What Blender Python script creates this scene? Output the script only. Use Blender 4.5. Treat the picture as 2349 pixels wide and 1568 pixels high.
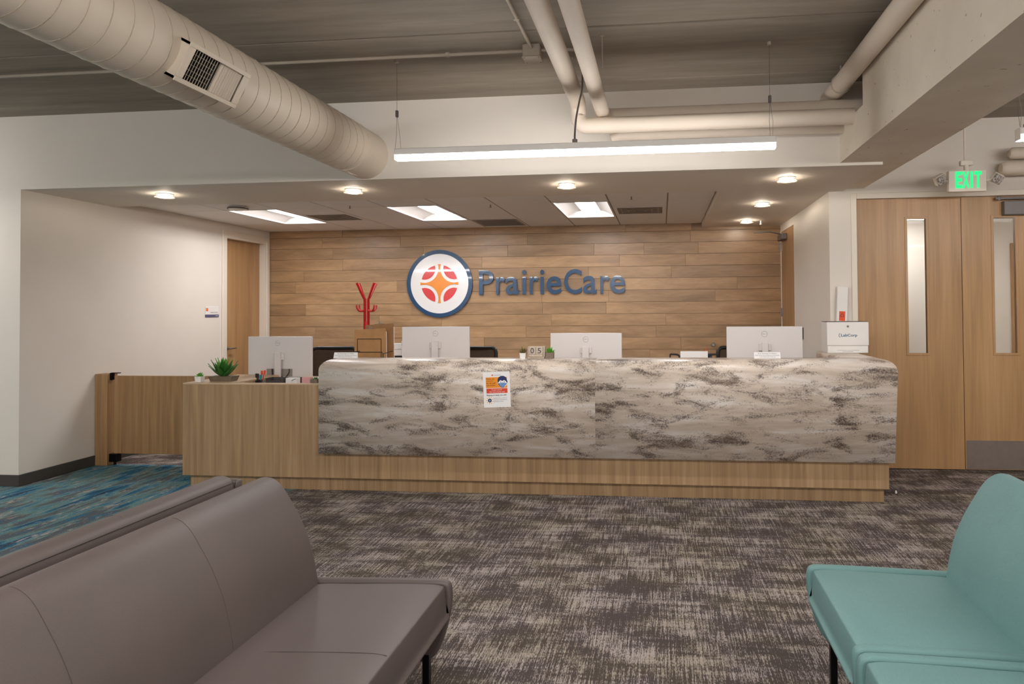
import bpy, bmesh, math, random
from mathutils import Vector, Matrix
random.seed(7)
R = math.radians
scene = bpy.context.scene
for o in list(bpy.data.objects):
    bpy.data.objects.remove(o)

# ------------------------------------------------------------------ camera
W, H = 2349., 1568.
FPX, CX, CY = 1566., 1347., 680.
YAW, PITCH, ROLL, EYE = R(6.2), R(1.1), R(0.42), 1.43
cam_d = bpy.data.cameras.new('camera'); cam = bpy.data.objects.new('camera', cam_d)
scene.collection.objects.link(cam); scene.camera = cam
cam_d.sensor_fit = 'HORIZONTAL'; cam_d.sensor_width = 36.0
cam_d.lens = FPX / W * 36.0
cam_d.shift_x = (W / 2 - CX) / W
cam_d.shift_y = (CY - H / 2) / W
cam_d.clip_start = 0.02; cam_d.clip_end = 100
fwd = Vector((-math.sin(YAW) * math.cos(PITCH), math.cos(YAW) * math.cos(PITCH), math.sin(PITCH)))
rt0 = Vector((math.cos(YAW), math.sin(YAW), 0)); up0 = rt0.cross(fwd)
rt = rt0 * math.cos(ROLL) - up0 * math.sin(ROLL)
up = up0 * math.cos(ROLL) + rt0 * math.sin(ROLL)
cam.matrix_world = Matrix(((rt.x, up.x, -fwd.x, 0), (rt.y, up.y, -fwd.y, 0), (rt.z, up.z, -fwd.z, EYE), (0, 0, 0, 1)))

# ------------------------------------------------------------------ world / view
wd = bpy.data.worlds.new('world'); scene.world = wd; wd.use_nodes = True
wd.node_tree.nodes['Background'].inputs[0].default_value = (0.02, 0.02, 0.02, 1)
wd.node_tree.nodes['Background'].inputs[1].default_value = 0.1
vs = scene.view_settings
vs.view_transform = 'Standard'; vs.look = 'None'; vs.gamma = 1.0; vs.use_curve_mapping = False
vs.exposure = 0.22
L_PEND, L_TROF, L_DOWN, L_BACK = 38.0, 30.0, 330.0, 82.0       # lamp strengths
C_PEND, C_TROF, C_DOWN = (1.0, .97, .94), (1.0, .98, .98), (1.0, .88, .72)

# ------------------------------------------------------------------ helpers
def lin(c):
    return tuple(((v / 255.) / 12.92 if v / 255. <= .04045 else ((v / 255. + .055) / 1.055) ** 2.4) for v in c)

def newmat(name):
    m = bpy.data.materials.new(name); m.use_nodes = True
    nt = m.node_tree; b = nt.nodes['Principled BSDF']
    return m, nt, b

class NT:
    def __init__(s, nt): s.nt = nt
    def n(s, t, **kw):
        nd = s.nt.nodes.new(t)
        for k, v in kw.items(): setattr(nd, k, v)
        return nd
    def l(s, a, b): s.nt.links.new(a, b)
    def coord(s, scale, kind='Object', rand=0.0):
        tc = s.n('ShaderNodeTexCoord'); mp = s.n('ShaderNodeMapping')
        src = tc.outputs[kind]
        if rand:
            oi = s.n('ShaderNodeObjectInfo'); ml = s.n('ShaderNodeMath', operation='MULTIPLY')
            s.l(oi.outputs['Random'], ml.inputs[0]); ml.inputs[1].default_value = rand
            ad = s.n('ShaderNodeVectorMath', operation='ADD')
            s.l(src, ad.inputs[0]); s.l(ml.outputs[0], ad.inputs[1]); src = ad.outputs[0]
        mp.inputs['Scale'].default_value = scale
        s.l(src, mp.inputs['Vector']); return mp.outputs[0]
    def noise(s, vec, scale=1, detail=3, rough=.5, dist=0):
        nd = s.n('ShaderNodeTexNoise'); nd.inputs['Scale'].default_value = scale
        nd.inputs['Detail'].default_value = detail; nd.inputs['Roughness'].default_value = rough
        nd.inputs['Distortion'].default_value = dist
        s.l(vec, nd.inputs['Vector']); return nd.outputs[0]
    def ramp(s, fac, stops):
        r = s.n('ShaderNodeValToRGB'); e = r.color_ramp.elements
        e[0].position, e[0].color = stops[0][0], (*stops[0][1], 1)
        e[1].position, e[1].color = stops[-1][0], (*stops[-1][1], 1)
        for p, c in stops[1:-1]:
            el = e.new(p); el.color = (*c, 1)
        s.l(fac, r.inputs[0]); return r.outputs[0]
    def mix(s, fac, a, b, mode='MIX'):
        m = s.n('ShaderNodeMix', data_type='RGBA', blend_type=mode)
        for sock, v in ((m.inputs[0], fac), (m.inputs[6], a), (m.inputs[7], b)):
            if isinstance(v, (int, float)): sock.default_value = v
            elif isinstance(v, tuple): sock.default_value = (*v, 1)
            else: s.l(v, sock)
        return m.outputs[2]
    def math(s, op, a, b=0.):
        m = s.n('ShaderNodeMath', operation=op)
        for i, v in enumerate((a, b)):
            if isinstance(v, (int, float)): m.inputs[i].default_value = v
            else: s.l(v, m.inputs[i])
        return m.outputs[0]
    def bump(s, h, bsdf, strength=.3, dist=.01):
        b = s.n('ShaderNodeBump'); b.inputs['Strength'].default_value = strength; b.inputs['Distance'].default_value = dist
        s.l(h, b.inputs['Height']); s.l(b.outputs[0], bsdf.inputs['Normal'])

BW = ((0, 0, 0), (1, 1, 1))
def plain(name, rgb, rough=.5, metal=0., var=.06, scale=8., bump=0., bscale=200., spec=.5, coat=0.):
    m, nt, b = newmat(name); t = NT(nt); c = lin(rgb)
    n = t.noise(t.coord((1, 1, 1)), scale, 4)
    lo = tuple(max(0, v * (1 - var)) for v in c); hi = tuple(min(1, v * (1 + var)) for v in c)
    t.l(t.ramp(n, [(.3, lo), (.7, hi)]), b.inputs['Base Color'])
    b.inputs['Roughness'].default_value = rough; b.inputs['Metallic'].default_value = metal
    b.inputs['Specular IOR Level'].default_value = spec
    b.inputs['Coat Weight'].default_value = coat
    if bump: t.bump(t.noise(t.coord((1, 1, 1)), bscale, 3), b, bump, .002)
    return m

def emit(name, rgb, strength):
    m, nt, b = newmat(name); t = NT(nt)
    b.inputs['Base Color'].default_value = (.8, .8, .8, 1)
    # faint procedural unevenness of the diffuser
    c = t.ramp(t.noise(t.coord((1, 1, 1)), 3, 2), [(.2, tuple(v * .98 for v in rgb)), (.8, rgb)])
    t.l(c, b.inputs['Emission Color']); b.inputs['Emission Strength'].default_value = strength
    return m

def grainmat(name, c0, c1, c2, scale, rough=.45, rand=0., fine=(1, 1, 1), tone=0.):
    """streaky wood: noise stretched along the grain"""
    m, nt, b = newmat(name); t = NT(nt)
    v = t.coord(scale, rand=rand)
    n = t.noise(v, 1, 5, .6, .4)
    col = t.ramp(n, [(.28, lin(c0)), (.5, lin(c1)), (.72, lin(c2))])
    f = t.noise(t.coord(fine, rand=rand), 1, 2, .5)
    col = t.mix(.25, col, t.ramp(f, [(.3, (.35, .35, .35)), (.7, (.65, .65, .65))]), 'OVERLAY')
    if tone:
        oi = t.n('ShaderNodeObjectInfo')
        col = t.mix(tone, col, t.ramp(oi.outputs['Random'], [(0, (.28, .28, .29)), (.5, (.5, .5, .5)), (1, (.68, .66, .62))]), 'OVERLAY')
    t.l(col, b.inputs['Base Color']); b.inputs['Roughness'].default_value = rough
    t.bump(n, b, .06, .002)
    return m

class MB:
    """mesh builder: collects shapes, builds ONE mesh object"""
    def __init__(s): s.v = []; s.f = []; s.sm = []
    def add(s, vs, fs, smooth=False):
        o = len(s.v); s.v += [tuple(p) for p in vs]
        for f in fs: s.f.append(tuple(i + o for i in f)); s.sm.append(smooth)
        return s
    def box(s, x0, x1, y0, y1, z0, z1):
        v = [(x, y, z) for x in (x0, x1) for y in (y0, y1) for z in (z0, z1)]
        return s.add(v, [(0, 1, 3, 2), (4, 6, 7, 5), (0, 4, 5, 1), (2, 3, 7, 6), (0, 2, 6, 4), (1, 5, 7, 3)])
    def bm(s, bm, smooth=False):
        bm.verts.index_update()
        s.add([v.co for v in bm.verts], [[v.index for v in f.verts] for f in bm.faces], smooth); bm.free(); return s
    def rbox(s, x0, x1, y0, y1, z0, z1, r=.005, seg=2, smooth=False, sel=None):
        b = bmesh.new(); bmesh.ops.create_cube(b, size=1)
        for v in b.verts:
            v.co = Vector(((x0 + x1) / 2 + v.co.x * (x1 - x0), (y0 + y1) / 2 + v.co.y * (y1 - y0), (z0 + z1) / 2 + v.co.z * (z1 - z0)))
        es = [e for e in b.edges if sel is None or sel((e.verts[0].co + e.verts[1].co) / 2, (e.verts[0].co - e.verts[1].co))]
        bmesh.ops.bevel(b, geom=es, offset=r, segments=seg, profile=.5, affect='EDGES', clamp_overlap=True)
        return s.bm(b, smooth)
    def tube(s, pts, r, n=10, caps=True, smooth=True, closed=False):
        pts = [Vector(p) for p in pts]; rs = r if isinstance(r, (list, tuple)) else [r] * len(pts)
        rings = []; prev = None; N = len(pts)
        for i, p in enumerate(pts):
            a = pts[(i - 1) % N] if (i > 0 or closed) else p
            c = pts[(i + 1) % N] if (i < N - 1 or closed) else p
            d = (c - a).normalized()
            if prev is None: prev = d.orthogonal().normalized()
            prev = (prev - d * prev.dot(d)).normalized(); q = d.cross(prev)
            rings.append([p + (prev * math.cos(2 * math.pi * k / n) + q * math.sin(2 * math.pi * k / n)) * rs[i] for k in range(n)])
        vs = [v for rg in rings for v in rg]; fs = []
        M = N if closed else N - 1
        for i in range(M):
            j = (i + 1) % N
            for k in range(n): fs.append((i * n + k, i * n + (k + 1) % n, j * n + (k + 1) % n, j * n + k))
        s.add(vs, fs, smooth)
        if caps and not closed:
            s.add(rings[0], [tuple(reversed(range(n)))]); s.add(rings[-1], [tuple(range(n))])
        return s
    def cyl(s, c, r, h, axis='z', n=20, smooth=True):
        d = {'x': Vector((h, 0, 0)), 'y': Vector((0, h, 0)), 'z': Vector((0, 0, h))}[axis]
        return s.tube([Vector(c), Vector(c) + d], r, n, True, smooth)
    def lathe(s, c, prof, n=20, smooth=True, sq=None):
        """profile of (radius, z) turned about the vertical through c; sq = square-ish section"""
        vs = []; m = len(prof)
        for r, z in prof:
            for k in range(n):
                a = 2 * math.pi * k / n; rr = r
                if sq: rr = r / max(abs(math.cos(a)), abs(math.sin(a))) ** sq
                vs.append((c[0] + rr * math.cos(a), c[1] + rr * math.sin(a), c[2] + z))
        fs = [(i * n + k, i * n + (k + 1) % n, (i + 1) * n + (k + 1) % n, (i + 1) * n + k) for i in range(m - 1) for k in range(n)]
        s.add(vs, fs, smooth)
        s.add(vs[:n], [tuple(reversed(range(n)))]); s.add(vs[-n:], [tuple(range(n))]); return s
    def prism(s, poly, d0, d1, plane='xz', smooth=False):
        """polygon in a plane pushed through from d0 to d1 along the third axis"""
        def P(a, b, d):
            return {'xz': (a, d, b), 'xy': (a, b, d), 'yz': (d, a, b)}[plane]
        n = len(poly); vs = [P(a, b, d0) for a, b in poly] + [P(a, b, d1) for a, b in poly]
        s.add(vs, [tuple(range(n)), tuple(reversed(range(n, 2 * n)))])
        s.add(vs, [(i, (i + 1) % n, n + (i + 1) % n, n + i) for i in range(n)], smooth); return s
    def soft(s, poly, y0, y1, r, seg=4):
        """polygon (x,z) pushed along y with rounded ends"""
        n = len(poly); P = [Vector(p) for p in poly]
        area = sum(P[i].x * P[(i + 1) % n].y - P[(i + 1) % n].x * P[i].y for i in range(n))
        sg = 1 if area > 0 else -1; nr = []
        for i in range(n):
            d = (P[(i + 1) % n] - P[i - 1]).normalized(); nr.append(Vector((-d.y, d.x)) * sg)
        rings = []
        for k in range(seg + 1):
            a = math.pi / 2 * k / seg; rings.append((y0 + r * (1 - math.sin(a)), r * (1 - math.cos(a))))
        rings = [(y0 + r * (1 - math.sin(math.pi / 2 * k / seg)), r * (1 - math.cos(math.pi / 2 * k / seg))) for k in range(seg, -1, -1)]
        rings += [(y1 - (y - y0), ins) for y, ins in reversed(rings)]
        vs = [(P[i].x + nr[i].x * ins, y, P[i].y + nr[i].y * ins) for y, ins in rings for i in range(n)]
        m = len(rings)
        s.add(vs, [(j * n + i, j * n + (i + 1) % n, (j + 1) * n + (i + 1) % n, (j + 1) * n + i) for j in range(m - 1) for i in range(n)], True)
        s.add(vs[:n], [tuple(range(n))], True); s.add(vs[-n:], [tuple(reversed(range(n)))], True); return s
    def build(s, name, mat, parent=None, loc=None, rot=None, normals=True):
        me = bpy.data.meshes.new(name); me.from_pydata(s.v, [], s.f)
        for p, sm in zip(me.polygons, s.sm): p.use_smooth = sm
        if normals:
            b = bmesh.new(); b.from_mesh(me); bmesh.ops.recalc_face_normals(b, faces=b.faces); b.to_mesh(me); b.free()
        me.materials.append(mat); me.update()
        return put(name, me, parent, loc, rot)

def put(name, me, parent=None, loc=None, rot=None):
    o = bpy.data.objects.new(name, me); scene.collection.objects.link(o)
    if parent is not None: o.parent = parent
    if loc is not None: o.location = loc
    if rot is not None: o.rotation_euler = rot
    return o

def tag(o, label, cat, group=None):
    o['label'] = label; o['category'] = cat
    if group: o['group'] = group
    return o
def thing(name, label, cat, loc=(0, 0, 0), rotz=0., group=None):
    o = put(name, None, None, loc, (0, 0, rotz)); return tag(o, label, cat, group)
def struct(o, label=None, cat=None):
    o['kind'] = 'structure'
    if label: o['label'] = label
    if cat: o['category'] = cat
    return o
def copy_tree(o, parent=None):
    c = o.copy(); scene.collection.objects.link(c); c.parent = parent
    for ch in list(o.children): copy_tree(ch, c)
    return c
def smooth_closed(pts, n=6):
    P = [Vector(p) for p in pts]; N = len(P); out = []
    for i in range(N):
        a, b, c, d = P[i - 1], P[i], P[(i + 1) % N], P[(i + 2) % N]
        for k in range(n):
            t = k / n
            out.append(tuple(.5 * ((2 * b) + (c - a) * t + (2 * a - 5 * b + 4 * c - d) * t * t + (3 * b - a - 3 * c + d) * t ** 3)))
    return out
def smooth_open(pts, n=8):
    P = [Vector(p) for p in pts]; P = [2 * P[0] - P[1]] + P + [2 * P[-1] - P[-2]]; out = []
    for i in range(1, len(P) - 2):
        a, b, c, d = P[i - 1:i + 3]
        for k in range(n):
            t = k / n
            out.append(.5 * ((2 * b) + (c - a) * t + (2 * a - 5 * b + 4 * c - d) * t * t + (3 * b - a - 3 * c + d) * t ** 3))
    return out + [P[-2]]
def rrect(x0, x1, z0, z1, r, n=5):
    out = []
    for cx, cz, a0 in ((x1 - r, z0 + r, -90), (x1 - r, z1 - r, 0), (x0 + r, z1 - r, 90), (x0 + r, z0 + r, 180)):
        for k in range(n + 1):
            a = R(a0 + 90 * k / n); out.append((cx + r * math.cos(a), cz + r * math.sin(a)))
    return out
def disc(cx, cz, r, n=32, a0=0, a1=360):
    return [(cx + r * math.cos(R(a0 + (a1 - a0) * k / n)), cz + r * math.sin(R(a0 + (a1 - a0) * k / n))) for k in range(n if a1 - a0 == 360 else n + 1)]

_txt = {}
def text_mesh(s, offset=0.):
    """flat outline of a word as (verts 2D, faces, bounds)"""
    key = (s, offset)
    if key not in _txt:
        cu = bpy.data.curves.new('text', 'FONT'); cu.body = s; cu.size = 1; cu.offset = offset; cu.resolution_u = 4
        ob = bpy.data.objects.new('text', cu); scene.collection.objects.link(ob)
        bpy.context.view_layer.update()
        dg = bpy.context.evaluated_depsgraph_get(); me = bpy.data.meshes.new_from_object(ob.evaluated_get(dg))
        v = [(p.co.x, p.co.y) for p in me.vertices]; f = [tuple(q.vertices) for q in me.polygons]
        ed = {}
        for q in f:
            for i in range(len(q)):
                e = (q[i], q[(i + 1) % len(q)])
                ed[e] = 1
        border = [e for e in ed if (e[1], e[0]) not in ed]
        bpy.data.objects.remove(ob); bpy.data.curves.remove(cu); bpy.data.meshes.remove(me)
        xs = [p[0] for p in v]; ys = [p[1] for p in v]
        _txt[key] = (v, f, border, (min(xs), max(xs), min(ys), max(ys)))
    return _txt[key]
def add_text(mb, s, x0, x1, z0, z1, fn, depth=0., offset=0.):
    """fit word s in [x0,x1]x[z0,z1]; fn(a, b, d) -> 3D point, d = height off the sheet"""
    v, f, border, (a0, a1, b0, b1) = text_mesh(s, offset)
    if z1 is None: z1 = z0 + (x1 - x0) / (a1 - a0) * (b1 - b0)
    q = [(x0 + (p[0] - a0) / (a1 - a0) * (x1 - x0), z0 + (p[1] - b0) / (b1 - b0) * (z1 - z0)) for p in v]
    n = len(q)
    mb.add([fn(a, b, depth) for a, b in q], f)
    if depth:
        mb.add([fn(a, b, depth) for a, b in q] + [fn(a, b, 0) for a, b in q], [(i, j, j + n, i + n) for i, j in border])
    return mb

# ------------------------------------------------------------------ materials
M = {}
M['wall'] = plain('wall_paint', (229, 221, 211), .65, var=.015, scale=3, bump=.05, bscale=300)
M['ceilpaint'] = plain('soffit_paint', (232, 222, 210), .7, var=.015, scale=3)
M['trimwhite'] = plain('trim_paint', (232, 222, 208), .4, var=.01)
M['white'] = plain('white_plastic', (236, 232, 228), .4, var=.01)
M['paper'] = plain('white_paper', (240, 238, 238), .7, var=.01)
M['greybase'] = plain('rubber_base', (70, 66, 62), .6, var=.08)
M['black'] = plain('black_plastic', (22, 20, 20), .45, var=.1)
M['blackmetal'] = plain('black_metal', (18, 16, 15), .35, .6, var=.1)
M['steel'] = plain('brushed_steel', (150, 146, 142), .35, .9, var=.05, scale=30)
M['darksteel'] = plain('closer_grey', (112, 106, 104), .45, .3, var=.04)
M['kick'] = plain('kick_plate', (128, 117, 110), .5, .25, var=.05, scale=20)
M['duct'] = plain('duct_paint', (222, 209, 192), .5, var=.02, scale=4)
M['ductseam'] = plain('duct_seam_paint', (186, 172, 154), .55, var=.02)
M['pipe'] = plain('pipe_wrap', (220, 206, 190), .6, var=.02, scale=6)
M['conduit'] = plain('conduit_paint', (176, 164, 148), .55, var=.03)
M['tile'] = plain('ceiling_tile', (240, 235, 230), .8, var=.02, scale=60, bump=.15, bscale=400)
M['tbar'] = plain('grid_bar', (150, 138, 126), .6, var=.02)
M['ventgrey'] = plain('vent_grey', (150, 140, 132), .5, var=.04)
M['dark'] = plain('dark_void', (20, 18, 17), .8, var=.2)
M['blue'] = plain('sign_blue', (12, 64, 104), .25, var=.03, coat=.3)
M['signwhite'] = plain('sign_white', (240, 238, 238), .12, var=.005, coat=.6)
M['red'] = plain('sign_red', (216, 52, 58), .2, var=.02, coat=.5)
M['orange'] = plain('sign_orange', (236, 140, 26), .2, var=.02, coat=.5)
M['redmetal'] = plain('red_enamel', (176, 20, 28), .3, var=.04, coat=.4)
M['silver'] = plain('monitor_silver', (218, 213, 212), .45, .1, var=.015, scale=4)
M['screen'] = plain('screen_black', (10, 10, 12), .15, var=.05)
M['logogrey'] = plain('logo_silver', (222, 218, 216), .25, .6, var=.02)
M['mesh'] = plain('chair_mesh', (88, 71, 58), .85, var=.15, scale=60, bump=.4, bscale=500)
M['kraft'] = plain('kraft_board', (170, 126, 80), .7, var=.10, scale=14, bump=.1)
M['kraftdark'] = plain('kraft_board_dark', (148, 106, 66), .7, var=.1, scale=14)
M['printblue'] = plain('print_navy', (36, 46, 96), .6, var=.04)
M['printorange'] = plain('print_orange', (240, 148, 30), .6, var=.02)
M['printred'] = plain('print_red', (222, 72, 36), .6, var=.02)
M['printblack'] = plain('print_black', (42, 44, 58), .6, var=.05)
M['printgrey'] = plain('print_grey', (112, 112, 122), .6, var=.05)
M['printmask'] = plain('print_mask_blue', (112, 152, 204), .6, var=.03)
M['teal_logo'] = plain('print_teal', (24, 104, 140), .5, var=.04)
M['biohaz'] = plain('hazard_orange', (232, 84, 40), .5, var=.03)
M['slate'] = plain('sign_slate', (88, 86, 122), .4, var=.04)
M['leafdark'] = plain('leaf_dark', (50, 108, 36), .45, var=.3, scale=25)
M['leaf'] = plain('leaf_bright', (88, 158, 44), .45, var=.3, scale=40)
M['leafred'] = plain('leaf_reddish', (112, 96, 48), .5, var=.35, scale=60)
M['concretepot'] = plain('stone_pot', (128, 112, 98), .8, var=.15, scale=50, bump=.2)
M['woodpot'] = plain('grey_wood_planter', (112, 98, 82), .75, var=.2, scale=30)
M['whitewash'] = plain('whitewashed_wood', (196, 180, 162), .75, var=.12, scale=60)
M['pink'] = plain('pink_note', (222, 164, 166), .7, var=.02)
M['tealplastic'] = plain('teal_plastic', (20, 140, 160), .35, var=.05)
M['orangeplastic'] = plain('orange_plastic', (235, 80, 40), .35, var=.05)
M['carddark'] = plain('dark_card', (70, 62, 58), .6, var=.1)  # plain dark brown-grey for soil, trays, keypad, seal and plank backing
M['cable'] = plain('cable_grey', (172, 162, 148), .5, var=.06)
M['lens'] = plain('prismatic_lens', (176, 168, 160), .2, .1, var=.75, scale=90, bump=.9, bscale=90)

# concrete ceiling
m, nt, b = newmat('concrete_ceiling'); t = NT(nt)
n1 = t.noise(t.coord((.5, 5, 1)), 1.3, 6, .6); n2 = t.noise(t.coord((3, 22, 1)), 1.0, 4, .6); n3 = t.noise(t.coord((1, 1, 1)), 60, 2)
c = t.ramp(n1, [(.3, lin((134, 124, 112))), (.7, lin((158, 147, 133)))])
c = t.mix(.28, c, t.ramp(n2, [(.3, (.34, .34, .35)), (.72, (.64, .63, .61))]), 'OVERLAY')
c = t.mix(.8, c, t.ramp(n3, [(.17, (.25, .22, .2)), (.25, (1, 1, 1))]), 'MULTIPLY')
t.l(c, b.inputs['Base Color']); b.inputs['Roughness'].default_value = .85; t.bump(n2, b, .2, .004); M['concrete'] = m
# painted concrete beam with pin holes
m, nt, b = newmat('beam_concrete'); t = NT(nt)
n1 = t.noise(t.coord((1, 1, 1)), 4, 4); n3 = t.noise(t.coord((1, 1, 1)), 36, 1)
c = t.ramp(n1, [(.3, lin((224, 212, 196))), (.7, lin((234, 223, 207)))])
c = t.mix(.7, c, t.ramp(n3, [(.23, (.3, .27, .24)), (.255, (1, 1, 1))]), 'MULTIPLY')
t.l(c, b.inputs['Base Color']); b.inputs['Roughness'].default_value = .75; M['beam'] = m

# grey carpet: dark brown-grey loops with light threads running in y, broken into patches
m, nt, b = newmat('grey_carpet'); t = NT(nt)
th = t.noise(t.coord((135, 5.0, 1)), 1, 3, .7)                     # long thin threads
th2 = t.noise(t.coord((260, 60, 1)), 1, 1, .5)                     # short flecks
pa = t.noise(t.coord((3.2, 5.5, 1)), 1, 4, .62)                    # patches
pb = t.noise(t.coord((2.0, 30, 1)), 1, 3, .6)                      # cross bars
hue = t.noise(t.coord((2.6, 3.4, 1)), 1, 2)
base = t.mix(t.ramp(hue, [(.4, BW[0]), (.6, BW[1])]), lin((80, 71, 70)), lin((80, 72, 66)))
lite = t.mix(t.ramp(hue, [(.42, BW[0]), (.58, BW[1])]), lin((170, 160, 155)), lin((166, 156, 144)))
k = t.math('ADD', t.math('MULTIPLY', pa, .30), t.math('MULTIPLY', pb, .12))
k = t.math('ADD', k, t.math('MULTIPLY', th, .38))
k = t.math('ADD', k, t.math('MULTIPLY', th2, .22))
c = t.mix(t.ramp(k, [(.495, BW[0]), (.575, BW[1])]), base, lite)
t.l(c, b.inputs['Base Color']); b.inputs['Roughness'].default_value = .95; b.inputs['Specular IOR Level'].default_value = .1
t.bump(th2, b, .5, .004); M['carpet'] = m
# blue carpet: streaks along x in teal, navy, grey and pinkish
m, nt, b = newmat('blue_carpet'); t = NT(nt)
s1 = t.noise(t.coord((8, 1.5, 1)), 1, 5, .65, .3); s2 = t.noise(t.coord((12, 2.2, 3)), 1.3, 4, .65, .2); s3 = t.noise(t.coord((60, 16, 1)), 1, 3, .7)
s4 = t.noise(t.coord((160, 110, 1)), 1, 1)
c = t.ramp(s1, [(.30, lin((42, 56, 68))), (.42, lin((48, 104, 134))), (.50, lin((104, 138, 138))), (.58, lin((92, 92, 94))), (.70, lin((34, 112, 146)))])
c = t.mix(t.ramp(t.math('ADD', t.math('MULTIPLY', s2, .6), t.math('MULTIPLY', s3, .45)), [(.58, BW[0]), (.65, BW[1])]), c, lin((178, 162, 154)))
c = t.mix(.55, c, t.ramp(s4, [(.3, (.25, .25, .25)), (.7, (.75, .75, .75))]), 'OVERLAY')
t.l(c, b.inputs['Base Color']); b.inputs['Roughness'].default_value = .95; b.inputs['Specular IOR Level'].default_value = .1
t.bump(s4, b, .4, .004); M['bluecarpet'] = m

# cloudy stone laminate
def stone(name, off):
    m, nt, b = newmat(name); t = NT(nt)
    tc = t.n('ShaderNodeTexCoord'); ad = t.n('ShaderNodeVectorMath', operation='ADD'); ad.inputs[1].default_value = off
    t.l(tc.outputs['Object'], ad.inputs[0])
    def mp(sc, rot=0.):
        q = t.n('ShaderNodeMapping'); q.inputs['Scale'].default_value = sc; q.inputs['Rotation'].default_value = (0, rot, 0)
        t.l(ad.outputs[0], q.inputs['Vector']); return q.outputs[0]
    big = t.noise(mp((2.2, 3, 6.6), .14), 1.5, 4, .55, .8)
    mid = t.noise(mp((5.0, 4, 22), .1), 1.2, 4, .6, .7)
    grain = t.noise(mp((120, 120, 160)), 1, 2, .6)
    wisp = t.noise(mp((1.2, 2, 9), .08), 1.6, 5, .6, .5)
    base = t.ramp(wisp, [(.32, lin((204, 188, 172))), (.5, lin((224, 209, 194))), (.68, lin((243, 235, 228)))])
    k = t.math('ADD', t.math('MULTIPLY', big, .85), t.math('MULTIPLY', mid, .35))
    k = t.math('ADD', k, t.math('MULTIPLY', t.math('SUBTRACT', grain, .5), .55))
    f = t.ramp(k, [(.60, BW[0]), (.66, (.25, .25, .25)), (.73, (.75, .75, .75)), (.82, BW[1])])
    dk = t.mix(t.ramp(mid, [(.4, BW[0]), (.6, BW[1])]), lin((120, 102, 88)), lin((98, 84, 78)))
    base = t.mix(t.ramp(big, [(.50, BW[0]), (.70, (.5, .5, .5))]), base, lin((140, 124, 112)))
    c = t.mix(f, base, dk)
    t.l(c, b.inputs['Base Color']); b.inputs['Roughness'].default_value = .34
    return m
M['stoneA'] = stone('cloudy_laminate', (0, 0, 0)); M['stoneB'] = stone('cloudy_laminate_offset', (5.3, 2.1, 3.7)); M['stoneC'] = stone('cloudy_laminate_return', (1.3, 8.1, 2.2))

M['oak'] = grainmat('desk_laminate', (144, 115, 83), (166, 135, 100), (184, 154, 118), (26, 26, .9), .42, fine=(120, 120, 3))
M['oakdark'] = grainmat('gate_laminate', (140, 106, 70), (162, 126, 86), (178, 142, 102), (26, 26, .9), .42, fine=(120, 120, 3))
M['oaktop'] = grainmat('desk_edge', (176, 148, 116), (196, 168, 136), (206, 180, 150), (2, 26, 26), .4, fine=(6, 120, 120))
M['maple'] = grainmat('door_veneer', (160, 122, 82), (176, 137, 94), (187, 148, 105), (9, 9, .6), .38, fine=(90, 90, 2))
M['plank'] = grainmat('wall_plank', (142, 112, 81), (166, 132, 97), (183, 149, 112), (1.6, 9, 9), .36, rand=40., fine=(10, 90, 90), tone=.34)

def leather(name, c0, c1, rough, fine, bumpk):
    m, nt, b = newmat(name); t = NT(nt)
    n = t.noise(t.coord((1, 1, 1)), 3, 3); g = t.noise(t.coord(fine), 1, 2)
    c = t.mix(.12, t.ramp(n, [(.3, lin(c0)), (.7, lin(c1))]), t.ramp(g, [(.3, (.2, .2, .2)), (.7, (.8, .8, .8))]), 'OVERLAY')
    t.l(c, b.inputs['Base Color']); b.inputs['Roughness'].default_value = rough; t.bump(g, b, bumpk, .001); return m
M['greyleather'] = leather('grey_leather', (84, 74, 71), (90, 79, 76), .5, (400, 400, 400), .12)
M['tealfabric'] = leather('teal_fabric', (101, 138, 138), (109, 146, 145), .6, (700, 60, 700), .25)

m, nt, b = newmat('door_glass'); t = NT(nt)
b.inputs['Base Color'].default_value = (.95, .97, .96, 1); b.inputs['Transmission Weight'].default_value = 1; b.inputs['IOR'].default_value = 1.1
b.inputs['Roughness'].default_value = .02; t.bump(t.noise(t.coord((1, 1, 1)), 2, 1), b, .01, .001); M['glass'] = m
m, nt, b = newmat('clear_acrylic'); t = NT(nt)
b.inputs['Base Color'].default_value = (1, .97, .92, 1); b.inputs['Transmission Weight'].default_value = .8; b.inputs['Roughness'].default_value = .15
t.bump(t.noise(t.coord((1, 1, 1)), 40, 1), b, .05, .001); M['acrylic'] = m

M['e_pend'] = emit('led_strip', C_PEND, L_PEND); M['e_back'] = emit('led_strip_waiting', C_PEND, L_BACK)
M['e_trof'] = emit('troffer_diffuser', C_TROF, L_TROF); M['e_down'] = emit('downlight_lamp', C_DOWN, L_DOWN)
M['e_exit'] = emit('exit_green', (.0, 1.0, .25), 1.0); M['e_exit'].node_tree.nodes['Principled BSDF'].inputs['Base Color'].default_value = (0, .08, .02, 1); M['e_corr'] = emit('corridor_lamp', (1, .97, .95), 16.0)

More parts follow.
